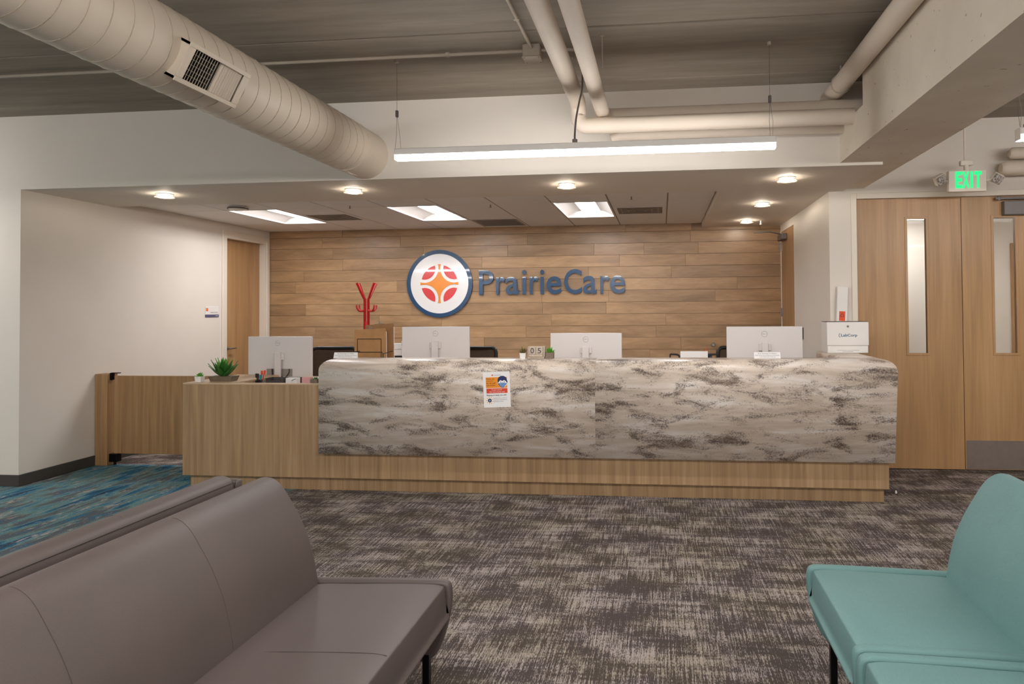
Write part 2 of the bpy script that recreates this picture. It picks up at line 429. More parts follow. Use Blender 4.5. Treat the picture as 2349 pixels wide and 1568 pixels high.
# ------------------------------------------------------------------ the shell
ZC, ZS, ZD = 3.085, 2.47, 2.525          # concrete ceiling, soffit underside, drop ceiling
YF, YB, XL, XR = 5.15, 8.8, -5.32, 1.50  # soffit front, back wall, alcove left wall, alcove right wall
YD = 6.30                                # wall with the double doors
X0, X1, Y0 = -9.5, 6.5, -5.0             # waiting room bounds
BX = -2.95                               # where the blue carpet meets the grey
mb = MB(); mb.box(BX, X1, Y0, YD + 3, -.1, 0); mb.box(XL - .3, BX, 5.98, YB + .2, -.1, 0)
struct(mb.build('floor', M['carpet']), 'grey patterned carpet with pale streaks', 'carpet')
struct(MB().box(X0, BX, Y0, 5.98, -.1, 0).build('floor_blue', M['bluecarpet']), 'blue and teal streaked carpet beside the left wall', 'carpet')

ceil = struct(put('ceiling', None), 'exposed concrete plank ceiling', 'ceiling')
ys = [Y0 - .1, -3.5, -1.65, .2, 2.05, 3.95, 4.9, 6.6]
for a, b2 in zip(ys[:-1], ys[1:]):
    MB().rbox(X0 - .1, X1 + .1, a + .004, b2 - .004, ZC, ZC + .2, .008, 1).build('concrete_plank', M['concrete'], ceil)
MB().box(X0 - .1, X1 + .1, Y0 - .1, 6.6, ZC + .2, ZC + .3).build('concrete_deck', M['dark'], ceil)

# walls
struct(MB().box(X0, XL, YF, YF + .12, 0, ZC).box(XL, 1.61, YF, YF + .14, ZS, ZC).build('wall_front', M['wall']), 'cream wall and bulkhead above the reception desk', 'wall')
wl = struct(put('wall_left', None), 'cream left wall of the reception alcove', 'wall')
DL0, DL1 = 7.83, 8.72
MB().box(XL - .12, XL, YF + .12, DL0, 0, ZD + .05).box(XL - .12, XL, DL1, YB, 0, ZD + .05).box(XL - .12, XL, DL0, DL1, 2.38, ZD + .05).build('wall_panel', M['wall'], wl)
wr = struct(put('wall_right', None), 'cream right wall of the reception alcove', 'wall')
MB().box(XR, XR + .12, YD + .12, 7.92, 0, ZS).box(XR, XR + .12, 7.92, YB, 2.41, ZS).build('wall_panel', M['wall'], wr)
wdr = struct(put('wall_doors', None), 'cream wall with the double doors', 'wall')
DX0, DX1, DX2 = 1.737, 2.634, 3.55
MB().box(XR, DX0 - .05, YD, YD + .12, 0, ZC).box(DX2 + .05, X1, YD, YD + .12, 0, ZC).box(DX0 - .05, DX2 + .05, YD, YD + .12, 2.45, ZC).build('wall_panel', M['wall'], wdr)
wb = struct(put('wall_back', None), 'wood plank feature wall behind the desk', 'wall')
MB().box(XL - .12, XR + .2, YB + .012, YB + .15, 0, ZD + .05).build('wall_backing', M['carddark'], wb)
zz = [2.53, 2.432, 2.285, 2.136, 1.985, 1.833, 1.68, 1.528, 1.376, 1.224, 1.072, .92, .77]
for ri in range(len(zz) - 1):
    x = XL; rr = random.Random(50 + ri); first = True
    while x < XR - .05:
        ln = rr.choice([.75, 1.0, 1.3, 1.7, 2.1]) * rr.uniform(.85, 1.15)
        if first: ln *= rr.uniform(.3, 1); first = False
        x2 = min(XR, x + ln)
        if XR - x2 < .2: x2 = XR
        pr = rr.uniform(0, .003)
        MB().rbox(x + .0008, x2 - .0008, YB - .004 - pr, YB + .012, zz[ri + 1] + .0012, zz[ri] - .0012, .0012, 1).build('plank', M['plank'], wb)
        x = x2
struct(MB().box(X0 - .1, X0, Y0, YF + .1, 0, ZC).build('wall_far_left', M['wall']))
struct(MB().box(X1, X1 + .1, Y0, YD + .1, 0, ZC).build('wall_far_right', M['wall']))
struct(MB().box(X0, X1, Y0 - .1, Y0, 0, ZC).build('wall_rear', M['wall']))

# soffit around the drop ceiling
SB, SRX = 6.12, .52
so = MB().box(XL, 1.61, YF + .14, SB, ZS, ZS + .12).box(SRX, XR + .12, SB, YB, ZS, ZS + .12)
so.box(XL, SRX, SB - .02, SB, ZS + .12, ZD + .1)
struct(so.build('ceiling_soffit', M['ceilpaint']), 'painted soffit with round downlights above the desk', 'soffit')
dc = struct(put('ceiling_drop', None), 'white tiled drop ceiling over the reception desk', 'ceiling')
gx = [XL, -4.655, -4.065, -3.473, -2.882, -2.291, -1.700, -1.110, -.520, .07, SRX]
gy = [SB, 6.86, 8.02, YB]
TROFX = (1, 4, 7)
VENTS = {(3, 1): .45, (8, 1): .45}
for i in range(len(gx) - 1):
    for j in range(3):
        if j == 1 and i in TROFX: continue
        MB().rbox(gx[i] + .007, gx[i + 1] - .007, gy[j] + .007, gy[j + 1] - .007, ZD, ZD + .018, .003, 1).build('ceiling_tile', M['tile'], dc)
for x in gx[1:-1]: MB().box(x - .012, x + .012, SB, YB, ZD + .004, ZD + .03).build('grid_bar', M['tbar'], dc)
for y in gy[1:-1]: MB().box(XL, SRX, y - .012, y + .012, ZD + .004, ZD + .03).build('grid_bar', M['tbar'], dc)
MB().box(XL - .1, SRX, SB, YB, ZD + .12, ZD + .16).build('ceiling_cover', M['dark'], dc)

# concrete beam at the right, notched over the pipes
struct(MB().box(1.31, 1.80, Y0, 4.57, 2.49, ZC).box(1.31, 1.80, 4.57, YF, 2.49, 2.745).box(1.62, 1.80, 4.57, YD, 2.745, ZC).box(1.31, 1.80, YF, YD, 2.492, 2.745).build('ceiling_beam', M['beam']), 'concrete beam crossing the ceiling at the right', 'beam')
# baseboards
struct(MB().rbox(XL, XL + .012, YF, DL0 - .06, 0, .095, .004, 1).build('baseboard_left', M['greybase']))
struct(MB().rbox(X0, XL + .012, YF - .012, YF, 0, .095, .004, 1).build('baseboard_front', M['greybase']))
struct(MB().rbox(DX2 + .06, X1, YD - .012, YD, 0, .095, .004, 1).build('baseboard_right', M['greybase']))

# ------------------------------------------------------------------ doors
d1 = struct(put('door_1', None, None, (XL, DL0, 0)), 'maple door in a white frame in the left wall', 'door')
w = DL1 - DL0
MB().box(-.12, .012, 0, .035, 0, 2.38).box(-.12, .012, w - .035, w, 0, 2.38).box(-.12, .012, .035, w - .035, 2.345, 2.38).build('jamb', M['trimwhite'], d1)
MB().rbox(0, .018, -.055, .012, 0, 2.44, .004, 1).rbox(0, .018, w - .012, w + .055, 0, 2.44, .004, 1).rbox(0, .018, .012, w - .012, 2.372, 2.44, .004, 1).build('casing', M['trimwhite'], d1)
MB().rbox(-.118, -.075, .036, w - .036, .01, 2.343, .002, 1).build('door_leaf', M['maple'], d1)
h1 = MB().cyl((-.075, .15, .98), .026, .012, 'x', 16).tube([(-.07, .15, .98), (-.02, .15, .98), (-.018, .165, .98), (-.018, .27, .98)], .009, 8).build('door_handle', M['steel'], d1)

d2 = struct(put('door_2', None, None, (XR, 7.92, 0)), 'maple door in the right wall beside the plank wall', 'door')
w = YB - 7.92
MB().box(0, .12, 0, .03, 0, 2.41).box(-.004, .12, w - .03, w, 0, 2.41).box(0, .12, .03, w - .03, 2.38, 2.41).build('jamb', M['trimwhite'], d2)
MB().rbox(.004, .048, .031, w - .031, .01, 2.378, .002, 1).build('door_leaf', M['maple'], d2)
for z in (.25, 1.38, 2.2): MB().cyl((-.008, w - .03, z - .055), .008, .11, 'z', 10).box(-.004, .004, w - .07, w - .0, z - .05, z + .05).build('hinge', M['steel'], d2)
cl = MB().rbox(-.06, .002, .45, .75, 2.26, 2.33, .006, 2).build('door_closer', M['darksteel'], d2)
MB().tube([(-.03, .66, 2.34), (-.20, .5, 2.355), (-.36, .62, 2.36)], .009, 8).cyl((-.03, .66, 2.328), .015, .02, 'z', 10).build('closer_arm', M['darksteel'], cl)

def double_leaf(x0, x1, wx0, wx1, num, kick, closer):
    d = struct(put('door_%d' % num, None, None, (x0, YD, 0)),
               ('left' if num == 3 else 'right') + ' leaf of the maple double doors with a narrow window', 'door')
    w = x1 - x0; a, b2 = wx0 - x0, wx1 - x0; z0, z1 = 1.022, 2.216; ya, yb = .03, .075
    g = .003
    MB().box(g, a, ya, yb, .008, 2.398).box(b2, w - g, ya, yb, .008, 2.398).box(a, b2, ya, yb, .008, z0).box(a, b2, ya, yb, z1, 2.398).build('door_leaf', M['maple'], d)
    fr = MB()
    for q in ((a - .018, a + .004, z0 - .018, z1 + .018), (b2 - .004, b2 + .018, z0 - .018, z1 + .018), (a, b2, z0 - .018, z0 + .004), (a, b2, z1 - .004, z1 + .018)):
        fr.rbox(q[0], q[1], ya - .006, ya + .004, q[2], q[3], .002, 1)
    f = fr.build('window_frame', M['maple'], d)
    MB().box(a, b2, .05, .056, z0, z1).build('pane', M['glass'], f)
    if kick: MB().rbox(.012, w - .012, ya - .002, ya, .012, .262, .0008, 1).build('kick_plate', M['kick'], d)
    if closer:
        c = MB().rbox(.335, .75, ya - .06, ya, 2.226, 2.35, .008, 2).build('door_closer', M['darksteel'], d)
        MB().rbox(.27, .85, ya - .05, ya - .028, 2.362, 2.385, .006, 2).cyl((.30, ya - .04, 2.355), .014, .035, 'z', 10).build('closer_arm', M['darksteel'], c)
    else:
        MB().tube([(.0, ya - .006, .02), (.0, ya - .006, 2.39)], .006, 6).build('hinge', M['steel'], d)
    return d
double_leaf(DX0, DX1, 2.173, 2.339, 3, False, False)
double_leaf(DX1, DX2, 2.899, 3.085, 4, True, True)
fr = MB().rbox(DX0 - .05, DX0, YD - .012, YD + .12, 0, 2.45, .004, 1).rbox(DX2, DX2 + .05, YD - .012, YD + .12, 0, 2.45, .004, 1).rbox(DX0, DX2, YD - .012, YD + .12, 2.40, 2.45, .004, 1)
struct(fr.build('trim_1', M['trimwhite']), 'white frame around the double doors', 'door frame')
# corridor beyond the doors
cw = struct(put('wall_corridor', None), 'pale corridor seen through the door windows', 'wall')
MB().box(XR + .12, 5.4, 8.8, 8.9, 0, 2.5).box(XR + .02, XR + .12, YD + .12, 7.92, 0, 2.5).box(5.3, 5.4, YD + .12, 8.8, 0, 2.5).box(XR + .12, 5.4, YD + .12, 8.9, 2.5, 2.6).build('wall_panel', M['wall'], cw)
MB().rbox(4.22, 5.1, 8.755, 8.8, .0, 2.2, .003, 1).build('door_leaf', M['maple'], cw)
MB().tube([(4.30, 8.755, 1.0), (4.30, 8.69, 1.0), (4.42, 8.69, 1.0)], .01, 8).build('door_handle', M['steel'], cw)

# ------------------------------------------------------------------ lamps
def pendant(x0, x1, y, label, mat, zb=2.42, cord=None):
    L = x1 - x0
    p = thing('linear_pendant_light', label, 'pendant light', (x0, y, zb), group='linear pendant lights')
    MB().rbox(0, L, -.032, .032, .029, .072, .003, 1).rbox(-.003, .0, -.032, .032, 0, .072, .001, 1).rbox(L, L + .003, -.032, .032, .0, .072, .001, 1).build('housing', M['white'], p)
    MB().box(.0005, L - .0005, -.030, .030, 0, .029).build('diffuser', mat, p)
    for x in (.006, L - .03):
        s = MB().tube([(x, 0, .30), (x, 0, ZC - zb)], .0013, 6).tube([(x, 0, .30), (x - .004, 0, .17), (x - .004, -.022, .072)], .0013, 6).tube([(x, 0, .30), (x + .018, 0, .17), (x + .018, .022, .072)], .0013, 6).build('suspension_wire', M['steel'], p)
        MB().rbox(x - .009, x + .009, -.009, .009, .285, .33, .003, 1).build('cable_gripper', M['darksteel'], s)
        MB().cyl((x, 0, ZC - zb - .02), .012, .02, 'z', 10).build('ceiling_anchor', M['conduit'], s)
    if cord is not None:
        pts = smooth_open([(cord, 0, .072), (cord, 0, .14), (cord + .01, .0, .24), (cord + .03, .0, .34), (cord + .05, .0, .44), (cord + .053, 0, ZC - zb)], 6)
        MB().tube(pts, .006, 8).build('power_cord', M['darksteel'], p)
        MB().rbox(cord - .016, cord + .016, -.012, .012, .066, .10, .004, 1).build('cord_grip', M['darksteel'], p)
    return p
pendant(-1.725, .71, 4.31, 'long white linear pendant light hanging in front of the bulkhead', M['e_pend'], cord=1.185)
pendant(2.125, 4.56, 4.31, 'linear pendant light cut off by the right edge beyond the beam', M['e_pend'], cord=.05)
pendant(-8.15, -5.715, 4.31, 'linear pendant light beside the left front wall, outside the picture', M['e_pend'])
for k, (a, nm) in enumerate(((-6.1, 'left'), (-1.725, 'middle'), (2.125, 'right'))):
    pendant(a, a + 2.435, 1.0, 'linear pendant light over the waiting area, %s of its row behind the camera' % nm, M['e_back'])
    pendant(a, a + 2.435, -2.8, 'linear pendant light over the waiting area, %s of the rearmost row' % nm, M['e_back'])

def troffer(x0, x1, y0, y1, label):
    p = thing('recessed_troffer_light', label, 'ceiling light', (x0, y0, ZD), group='recessed troffers over the desk')
    w, d = x1 - x0, y1 - y0
    f = MB()
    for q in ((.004, .022, .004, d - .004), (w - .022, w - .004, .004, d - .004), (.022, w - .022, .004, .022), (.022, w - .022, d - .022, d - .004)):
        f.rbox(q[0], q[1], q[2], q[3], -.004, .02, .002, 1)
    f.build('frame', M['white'], p)
    # two curved basins either side of the raised lens
    b = MB(); n = 8; pl = []
    for s in (0, 1):
        prof = [(.022 + (w / 2 - .11 - .022) * k / n, .012 + .055 * math.sin(math.pi / 2 * k / n)) for k in range(n + 1)]
        if s: prof = [(w - a, z) for a, z in prof]
        vs = [(a, yy, z) for a, z in prof for yy in (.022, d - .022)]
        b.add(vs, [(2 * k, 2 * k + 1, 2 * k + 3, 2 * k + 2) for k in range(n)], True)
    b.add([(.022, .022, .012), (w - .022, .022, .012), (w - .022, .06, .067), (.022, .06, .067)], [(0, 1, 2, 3)])
    b.add([(.022, d - .022, .012), (w - .022, d - .022, .012), (w - .022, d - .06, .067), (.022, d - .06, .067)], [(0, 1, 2, 3)])
    b.add([(.01, .01, .085), (w - .01, .01, .085), (w - .01, d - .01, .085), (.01, d - .01, .085)], [(0, 1, 2, 3)])
    b.build('basin', M['tile'], p)
    arc = [(w / 2 + .108 * math.cos(R(180 + 180 * k / 12)), .074 + .016 * math.sin(R(180 + 180 * k / 12))) for k in range(13)]
    MB().prism(arc, .045, d - .045, 'xz', True).build('lens', M['e_trof'], p)
    return p
for k, nm in ((1, 'leftmost troffer light, near the left wall door'), (4, 'middle troffer light, above the round wall logo'), (7, 'rightmost troffer light in the drop ceiling')):
    troffer(gx[k], gx[k + 1], gy[1], gy[2], nm)

DL = [(-4.32, 5.53, 'leftmost soffit downlight, nearest the left wall'), (-2.605, 5.56, 'soffit downlight below the spiral duct'), (-.771, 5.58, 'soffit downlight under the middle of the long pendant light'),
      (1.003, 5.56, 'soffit downlight at the right end of the front row'), (1.0, 6.87, 'middle downlight of the row running to the back wall'), (1.01, 8.19, 'downlight nearest the plank wall')]
for x, y, lb in DL:
    p = thing('recessed_downlight', lb, 'downlight', (x, y, ZS), group='round soffit downlights')
    MB().lathe((0, 0, -.006), [(.045, 0), (.07, .001), (.072, .006), (.05, .006)], 28).build('trim_ring', M['white'], p)
    MB().cyl((0, 0, -.012), .045, .006, 'z', 24).build('lamp', M['e_down'], p)
    MB().lathe((0, 0, -.034), [(.05, 0), (.078, .002), (.078, .008), (.05, .01)], 32).build('glass_ring', M['acrylic'], p)
    for a in range(3):
        q = (.062 * math.cos(R(30 + 120 * a)), .062 * math.sin(R(30 + 120 * a)))
        MB().cyl((q[0], q[1], -.026), .003, .022, 'z', 8).build('standoff', M['steel'], p)
cl2 = thing('corridor_light', 'curved light seen through the left door window', 'ceiling light', (2.0, 8.1, 2.5))
MB().prism([(0, 0), (1.3, 0), (1.3, -.012), (1.25, -.02), (.05, -.02), (0, -.012)], 0, .3, 'xz').build('frame', M['white'], cl2)
MB().rbox(.04, 1.26, .03, .27, -.045, -.019, .01, 2).build('diffuser', M['e_corr'], cl2)
cl3 = copy_tree(cl2); cl3.location = (3.6, 6.9, 2.5); cl3['label'] = 'corridor light behind the right door leaf'

# ------------------------------------------------------------------ ceiling services
dr = .187; dcx, dcz = -2.312, 2.660
dt = thing('spiral_duct', 'large painted spiral air duct running to the bulkhead', 'air duct', (dcx, Y0 + .5, dcz - dr))
n = 48; yy = [0, YF - Y0 - .5]
MB().tube([(0, 0, dr), (0, 8.95, dr), (0, YF - Y0 - .5, dr)], dr, n).build('duct_tube', M['duct'], dt)
pts = []; ln = YF - Y0 - .5 - .38; pitch = .108; seg = 30
for k in range(int(ln / pitch * seg)):
    a = 2 * math.pi * k / seg; pts.append(((dr + .0008) * math.sin(a), pitch * k / seg, dr + (dr + .0008) * math.cos(a)))
MB().tube(pts, .0021, 5).build('spiral_seam', M['ductseam'], dt)
MB().tube([(0, ln + .02, dr), (0, ln + .06, dr)], dr + .004, n).build('end_collar', M['duct'], dt)
# grille on the duct's lower right side
ga = R(28); gn = Vector((math.cos(ga), 0, -math.sin(ga))); gv = Vector((math.sin(ga), 0, math.cos(ga))); gu = Vector((0, 1, 0))
gc = Vector((0, 3.035 - (Y0 + .5), dr)) + gn * (dr + .036)
rotm = Matrix((gu, gv, gn)).transposed().to_euler()
gr = put('grille', None, dt, gc, rotm)
MB().box(-.215, .215, -.09, -.078, -.06, 0).box(-.215, .215, .078, .09, -.06, 0).box(-.215, -.2, -.09, .09, -.06, 0).box(.2, .215, -.09, .09, -.06, 0).build('grille_box', M['duct'], gr)
MB().box(-.2, .2, -.078, .078, -.034, -.03).build('grille_back', M['dark'], gr)
MB().rbox(-.222, .222, -.096, -.074, -.004, .004, .002, 1).rbox(-.222, .222, .074, .096, -.004, .004, .002, 1).rbox(-.222, -.178, -.074, .074, -.004, .004, .002, 1).rbox(.178, .222, -.074, .074, -.004, .004, .002, 1).build('grille_frame', M['duct'], gr)
for k in range(20):
    u = -.168 + .336 * k / 19; tl = R(-44) if k < 11 else R(48)
    MB().add([(u + .0012 * s + q * math.sin(tl), v, -.012 + q * math.cos(tl)) for q in (-.007, .007) for s in (-1, 1) for v in (-.074, .074)],
             [(0, 1, 3, 2), (4, 6, 7, 5), (0, 4, 5, 1), (2, 3, 7, 6), (0, 2, 6, 4), (1, 5, 7, 3)]).build('slat', M['duct'], gr)
for v in (-.05, -.025, 0, .025, .05): MB().box(-.17, .0, v - .002, v + .002, -.023, -.02).build('rear_slat', M['ventgrey'], gr)

def elbow(c, r0, d_in, d_out, n=8):
    c = Vector(c); a = Vector(d_in); b3 = Vector(d_out); o = c - a * r0
    return [o + a * r0 * math.sin(math.pi / 2 * k / n) + b3 * r0 * (1 - math.cos(math.pi / 2 * k / n)) for k in range(n + 1)]
def pipe(label, path, r, group='insulated pipes'):
    p0 = Vector(path[0]); o = MB().tube(path, r, 20).build('insulated_pipe', M['pipe'], None, p0)
    for v in o.data.vertices: v.co -= p0
    return tag(o, label, 'pipe', group)
pA = [(-.575, Y0 + .03, 2.90)] + [tuple(v) for v in elbow((-.575, 4.80, 2.90), .09, (0, 1, 0), (0, 0, -1))] + [tuple(v) for v in elbow((-.575, 4.80, 2.735), .07, (0, 0, -1), (1, 0, 0))] + [(1.312, 4.80, 2.735)]
pipe('left one of two white insulated pipes crossing the ceiling', pA, .056)
pB = [(-.408, Y0 + .03, 2.845)] + [tuple(v) for v in elbow((-.408, 4.95, 2.845), .09, (0, 1, 0), (1, 0, 0))] + [(1.60, 4.95, 2.845)]
pipe('right one of two white insulated pipes crossing the ceiling', pB, .05)
pipe('thin pipe under the insulated pipes along the bulkhead', [(-.36, 5.06, 2.70), (-.30, 5.06, 2.72), (1.312, 5.06, 2.72)], .035)
o = pipe('white insulated pipe running beside the concrete beam', [(1.235, Y0 + .03, 2.96), (1.235, 5.04, 2.96), (1.235, 5.149, 2.96)], .062)
for x, y, z, lb in ((-.34, 4.07, 2.885, 'right'), (-.575, 4.42, 2.95, 'left')):
    o = MB().tube([(0, 0, 0), (0, 0, ZC - z)], .004, 8).cyl((0, 0, ZC - z - .008), .012, .008, 'z', 10).build('hanger_rod', M['conduit'], None, (x, y, z))
    tag(o, 'thin threaded rod holding the %s ceiling pipe' % lb, 'rod', 'pipe hanger rods')
o = thing('pipe_hanger', 'clevis hanger holding the pipe beside the beam', 'pipe hanger', (1.235, 4.8, 3.02))
MB().tube([(0, 0, .0), (0, 0, ZC - 3.02)], .006, 8).build('rod', M['conduit'], o)
MB().tube([(.066 * math.cos(R(90 + 30 * k)), 0, -.06 + .066 * math.sin(R(90 + 30 * k))) for k in range(13)], .005, 6).build('strap', M['conduit'], o)
cb = thing('cable_bundle', 'bundle of painted cables tied along the beam', 'cables', (1.285, 1.2, 3.035))
for k in range(9):
    a = 2 * math.pi * k / 8; r1 = .016 if k < 8 else 0
    rr = random.Random(k); pp = [(r1 * math.cos(a) + rr.uniform(-.004, .004), y, r1 * math.sin(a) + .02 * math.sin(y * 2.1)) for y in [q * .17 for q in range(20)]]
    MB().tube(smooth_open(pp, 3), .0032, 6).build('cable', M['cable'], cb)
for y in (.5, 1.3, 2.1, 2.9): MB().tube([(.024 * math.cos(R(45 * k)), y, .02 * math.sin(y * 2.1) + .024 * math.sin(R(45 * k))) for k in range(8)], .003, 6, closed=True).build('cable_tie', M['white'], cb)

jb = thing('junction_box', 'square junction box on the ceiling where conduits meet', 'junction box', (-.79, 4.20, 3.005))
MB().rbox(-.055, .055, -.055, .055, 0, .08, .004, 1).build('box', M['conduit'], jb)
MB().rbox(-.058, .058, -.058, .058, -.004, .002, .002, 1).build('cover', M['conduit'], jb)
for sx in (-1, 1):
    for sy in (-1, 1): MB().cyl((sx * .045, sy * .045, -.007), .004, .004, 'z', 8).build('screw', M['steel'], jb)
def conduit(label, path):
    p0 = Vector(path[0]); o = MB().tube([Vector(p) - p0 for p in path], .0105, 10).build('conduit', M['conduit'], None, p0); return tag(o, label, 'conduit', 'ceiling conduits')
conduit('conduit running left from the junction box behind the duct', [(-.846, 4.20, 3.06), (X0, 4.20, 3.06)])
conduit('conduit running from the junction box towards the camera', [(-.79, 4.144, 3.06), (-.79, Y0, 3.06)])
conduit('short conduit from the junction box to the pipes', [(-.734, 4.20, 3.06), (-.60, 4.20, 3.06), (-.5, 4.26, 3.07)])
for (x, y, lb) in ((-1.34, 4.20, 'left'), (-.79, 3.72, 'front')):
    o = MB().tube([(-.0, 0, 0), (0, 0, .02)], .017, 10).build('conduit_clip', M['conduit'], None, (x, y, ZC - .035)); tag(o, 'small clip holding the %s ceiling conduit' % lb, 'clip', 'conduit clips')

# vents and sprinklers in the drop ceiling
def vent(x0, x1, y0, y1, label, ret=False):
    v = thing('ceiling_vent', label, 'ceiling vent', (x0, y0, ZD - .006)); w, d = x1 - x0, y1 - y0
    f = MB()
    for q in ((0, .03, 0, d), (w - .03, w, 0, d), (.03, w - .03, 0, .03), (.03, w - .03, d - .03, d)): f.rbox(q[0], q[1], q[2], q[3], 0, .006, .002, 1)
    f.build('frame', M['ventgrey'] if ret else M['tile'], v)
    MB().box(.03, w - .03, .03, d - .03, .004, .006).build('backing', M['darksteel'], v)
    if ret:
        for k in range(14):
            y = .04 + (d - .08) * k / 13; MB().box(.03, w - .03, y - .004, y + .004, .001, .004).build('slat', M['ventgrey'], v)
    else:
        for k in range(3):
            i = .03 + (min(w, d) / 2 - .06) * (k + .5) / 3; q = MB()
            for r4 in ((i, i + .018, i, d - i), (w - i - .018, w - i, i, d - i), (i, w - i, i, i + .018), (i, w - i, d - i - .018, d - i)): q.box(r4[0], r4[1], r4[2], r4[3], .0, .003)
            q.build('diffuser_blade', M['ventgrey'], v)
vent(-4.04, -3.49, 7.28, 7.83, 'square air diffuser right of the leftmost troffer')
vent(-.50, .05, 7.28, 7.83, 'square air diffuser right of the rightmost troffer')
vent(-2.27, -1.72, 7.86 + .17, 8.62, 'grey return grille in the drop ceiling near the plank wall', True)
o = thing('smoke_detector', 'round grey disc under the drop ceiling beside the leftmost troffer', 'smoke detector', (-4.35, 6.62, ZD - .035))
MB().lathe((0, 0, 0), [(.03, 0), (.09, .004), (.10, .02), (.085, .035)], 28).build('cover', M['white'], o)
MB().lathe((0, 0, .006), [(.101, 0), (.103, .004), (.103, .012), (.10, .014)], 28).build('vent_ring', M['darksteel'], o)
for x, y, lb in ((-3.2, 6.75, 'over the left desk end'), (-1.75, 6.9, 'between the middle and right troffers'), (-.28, 6.62, 'in front of the right air diffuser')):
    o = thing('fire_sprinkler', 'small pendent fire sprinkler ' + lb, 'sprinkler', (x, y, ZD - .03), group='fire sprinklers')
    MB().lathe((0, 0, .026), [(.03, .002), (.034, .004)], 16).build('escutcheon', M['white'], o)
    MB().cyl((0, 0, .004), .006, .024, 'z', 8).lathe((0, 0, 0), [(.012, 0), (.014, .002), (.004, .005)], 12).build('head', M['steel'], o)
o = thing('fire_sprinkler', 'small pendent fire sprinkler in the soffit next to the back downlight', 'sprinkler', (1.18, 8.25, ZS - .045), group='fire sprinklers')
MB().cyl((0, 0, .004), .007, .041, 'z', 8).lathe((0, 0, 0), [(.014, 0), (.016, .003), (.004, .006)], 12).build('head', M['white'], o)

# exit sign
ex = thing('exit_sign', 'green lit exit sign with two lamp heads above the double doors', 'exit sign', (2.395, 5.975, 2.391))
MB().rbox(0, .30, 0, .05, 0, .178, .006, 2).build('housing', M['trimwhite'], ex)
for ch, a, c in (('E', .053, .105), ('X', .108, .160), ('I', .172, .190), ('T', .203, .259)):
    q = MB()
    if ch == 'I': q.box(a, c, -.004, 0, .028, .166)
    else: add_text(q, ch, a, c, .028, .166, lambda u, v, d: (u, -d, v), .004, .03)
    q.build('letter', M['e_exit'], ex)
MB().rbox(.10, .20, .005, .045, .22, .262, .004, 1).cyl((.15, .025, .178), .02, .045, 'z', 12).build('canopy', M['trimwhite'], ex)
MB().tube([(.14, .025, .262), (.14, .025, ZC - 2.391)], .008, 8).build('stem', M['trimwhite'], ex)
for sx, xx in ((-1, -.062), (1, .385)):
    l = put('lamp_head', None, ex, (xx, 0, .10), (R(25), R(28) * sx, 0))
    MB().rbox(-.042, .042, -.005, .045, -.042, .042, .01, 2).build('lamp_case', M['trimwhite'], l)
    MB().rbox(-.037, .037, -.018, -.003, -.037, .037, .006, 2).build('lamp_lens', M['lens'], l)
    MB().tube([(xx - sx * .03, .03, .10), (0 if sx < 0 else .30, .03, .09)], .012, 10).build('lamp_arm', M['trimwhite'], ex)
o = MB().tube([(0, 0, 0), (.02, 0, 0), (.8, 0, 0)], [.03, .048, .048], 20).build('wall_pipe', M['pipe'], None, (2.935, 6.10, 2.725)); tag(o, 'upper of two pipe ends on the wall right of the exit sign', 'pipe', 'pipes right of the exit sign')
o = MB().tube([(0, 0, 0), (.03, 0, 0), (.8, 0, 0)], [.04, .062, .062], 20).build('wall_pipe', M['pipe'], None, (2.90, 6.18, 2.612)); tag(o, 'lower and thicker of two pipe ends on the wall right of the exit sign', 'pipe', 'pipes right of the exit sign')

# ------------------------------------------------------------------ reception desk
dk = thing('reception_desk', 'long reception desk with a cloudy stone front over oak laminate', 'reception desk', (-1.1, 5.5, 0))
def D(mb, name, mat, parent=None):
    o = mb.build(name, mat, parent or dk)
    if parent is None:
        for v in o.data.vertices: v.co -= Vector((-1.1, 5.5, 0))
    return o
D(MB().box(-3.86, 1.615, 5.255, 5.9, 0, .108), 'toe_kick', M['oak'])
D(MB().rbox(-3.893, -2.69, 5.20, 5.235, .108, .845, .001, 1), 'front_panel', M['oak'])
D(MB().rbox(-2.69, 1.636, 5.20, 5.235, .108, .36, .001, 1), 'lower_panel', M['oak'])
D(MB().rbox(-3.893, -2.69, 5.198, 5.235, .845, .857, .001, 1), 'edge_strip', M['oaktop'])
D(MB().rbox(-3.893, -3.86, 5.235, 5.93, .108, .845, .001, 1), 'end_panel', M['oak'])
D(MB().rbox(-3.893, -3.47, 5.235, 5.93, .845, .857, .001, 1), 'side_ledge', M['oaktop'])
D(MB().rbox(-3.50, -3.47, 5.235, 5.93, .108, .845, .001, 1), 'inner_panel', M['oak'])
D(MB().rbox(1.60, 1.636, 5.235, 6.27, .108, .98, .001, 1), 'end_panel', M['oak'])
D(MB().rbox(-3.47, 1.36, 5.36, 6.20, .705, .735, .002, 1), 'worktop', M['oaktop'])
for x in (-2.0, -.6, .7): D(MB().box(x - .015, x + .015, 5.4, 6.12, .0, .705), 'support_panel', M['oak'])
SX = -.505
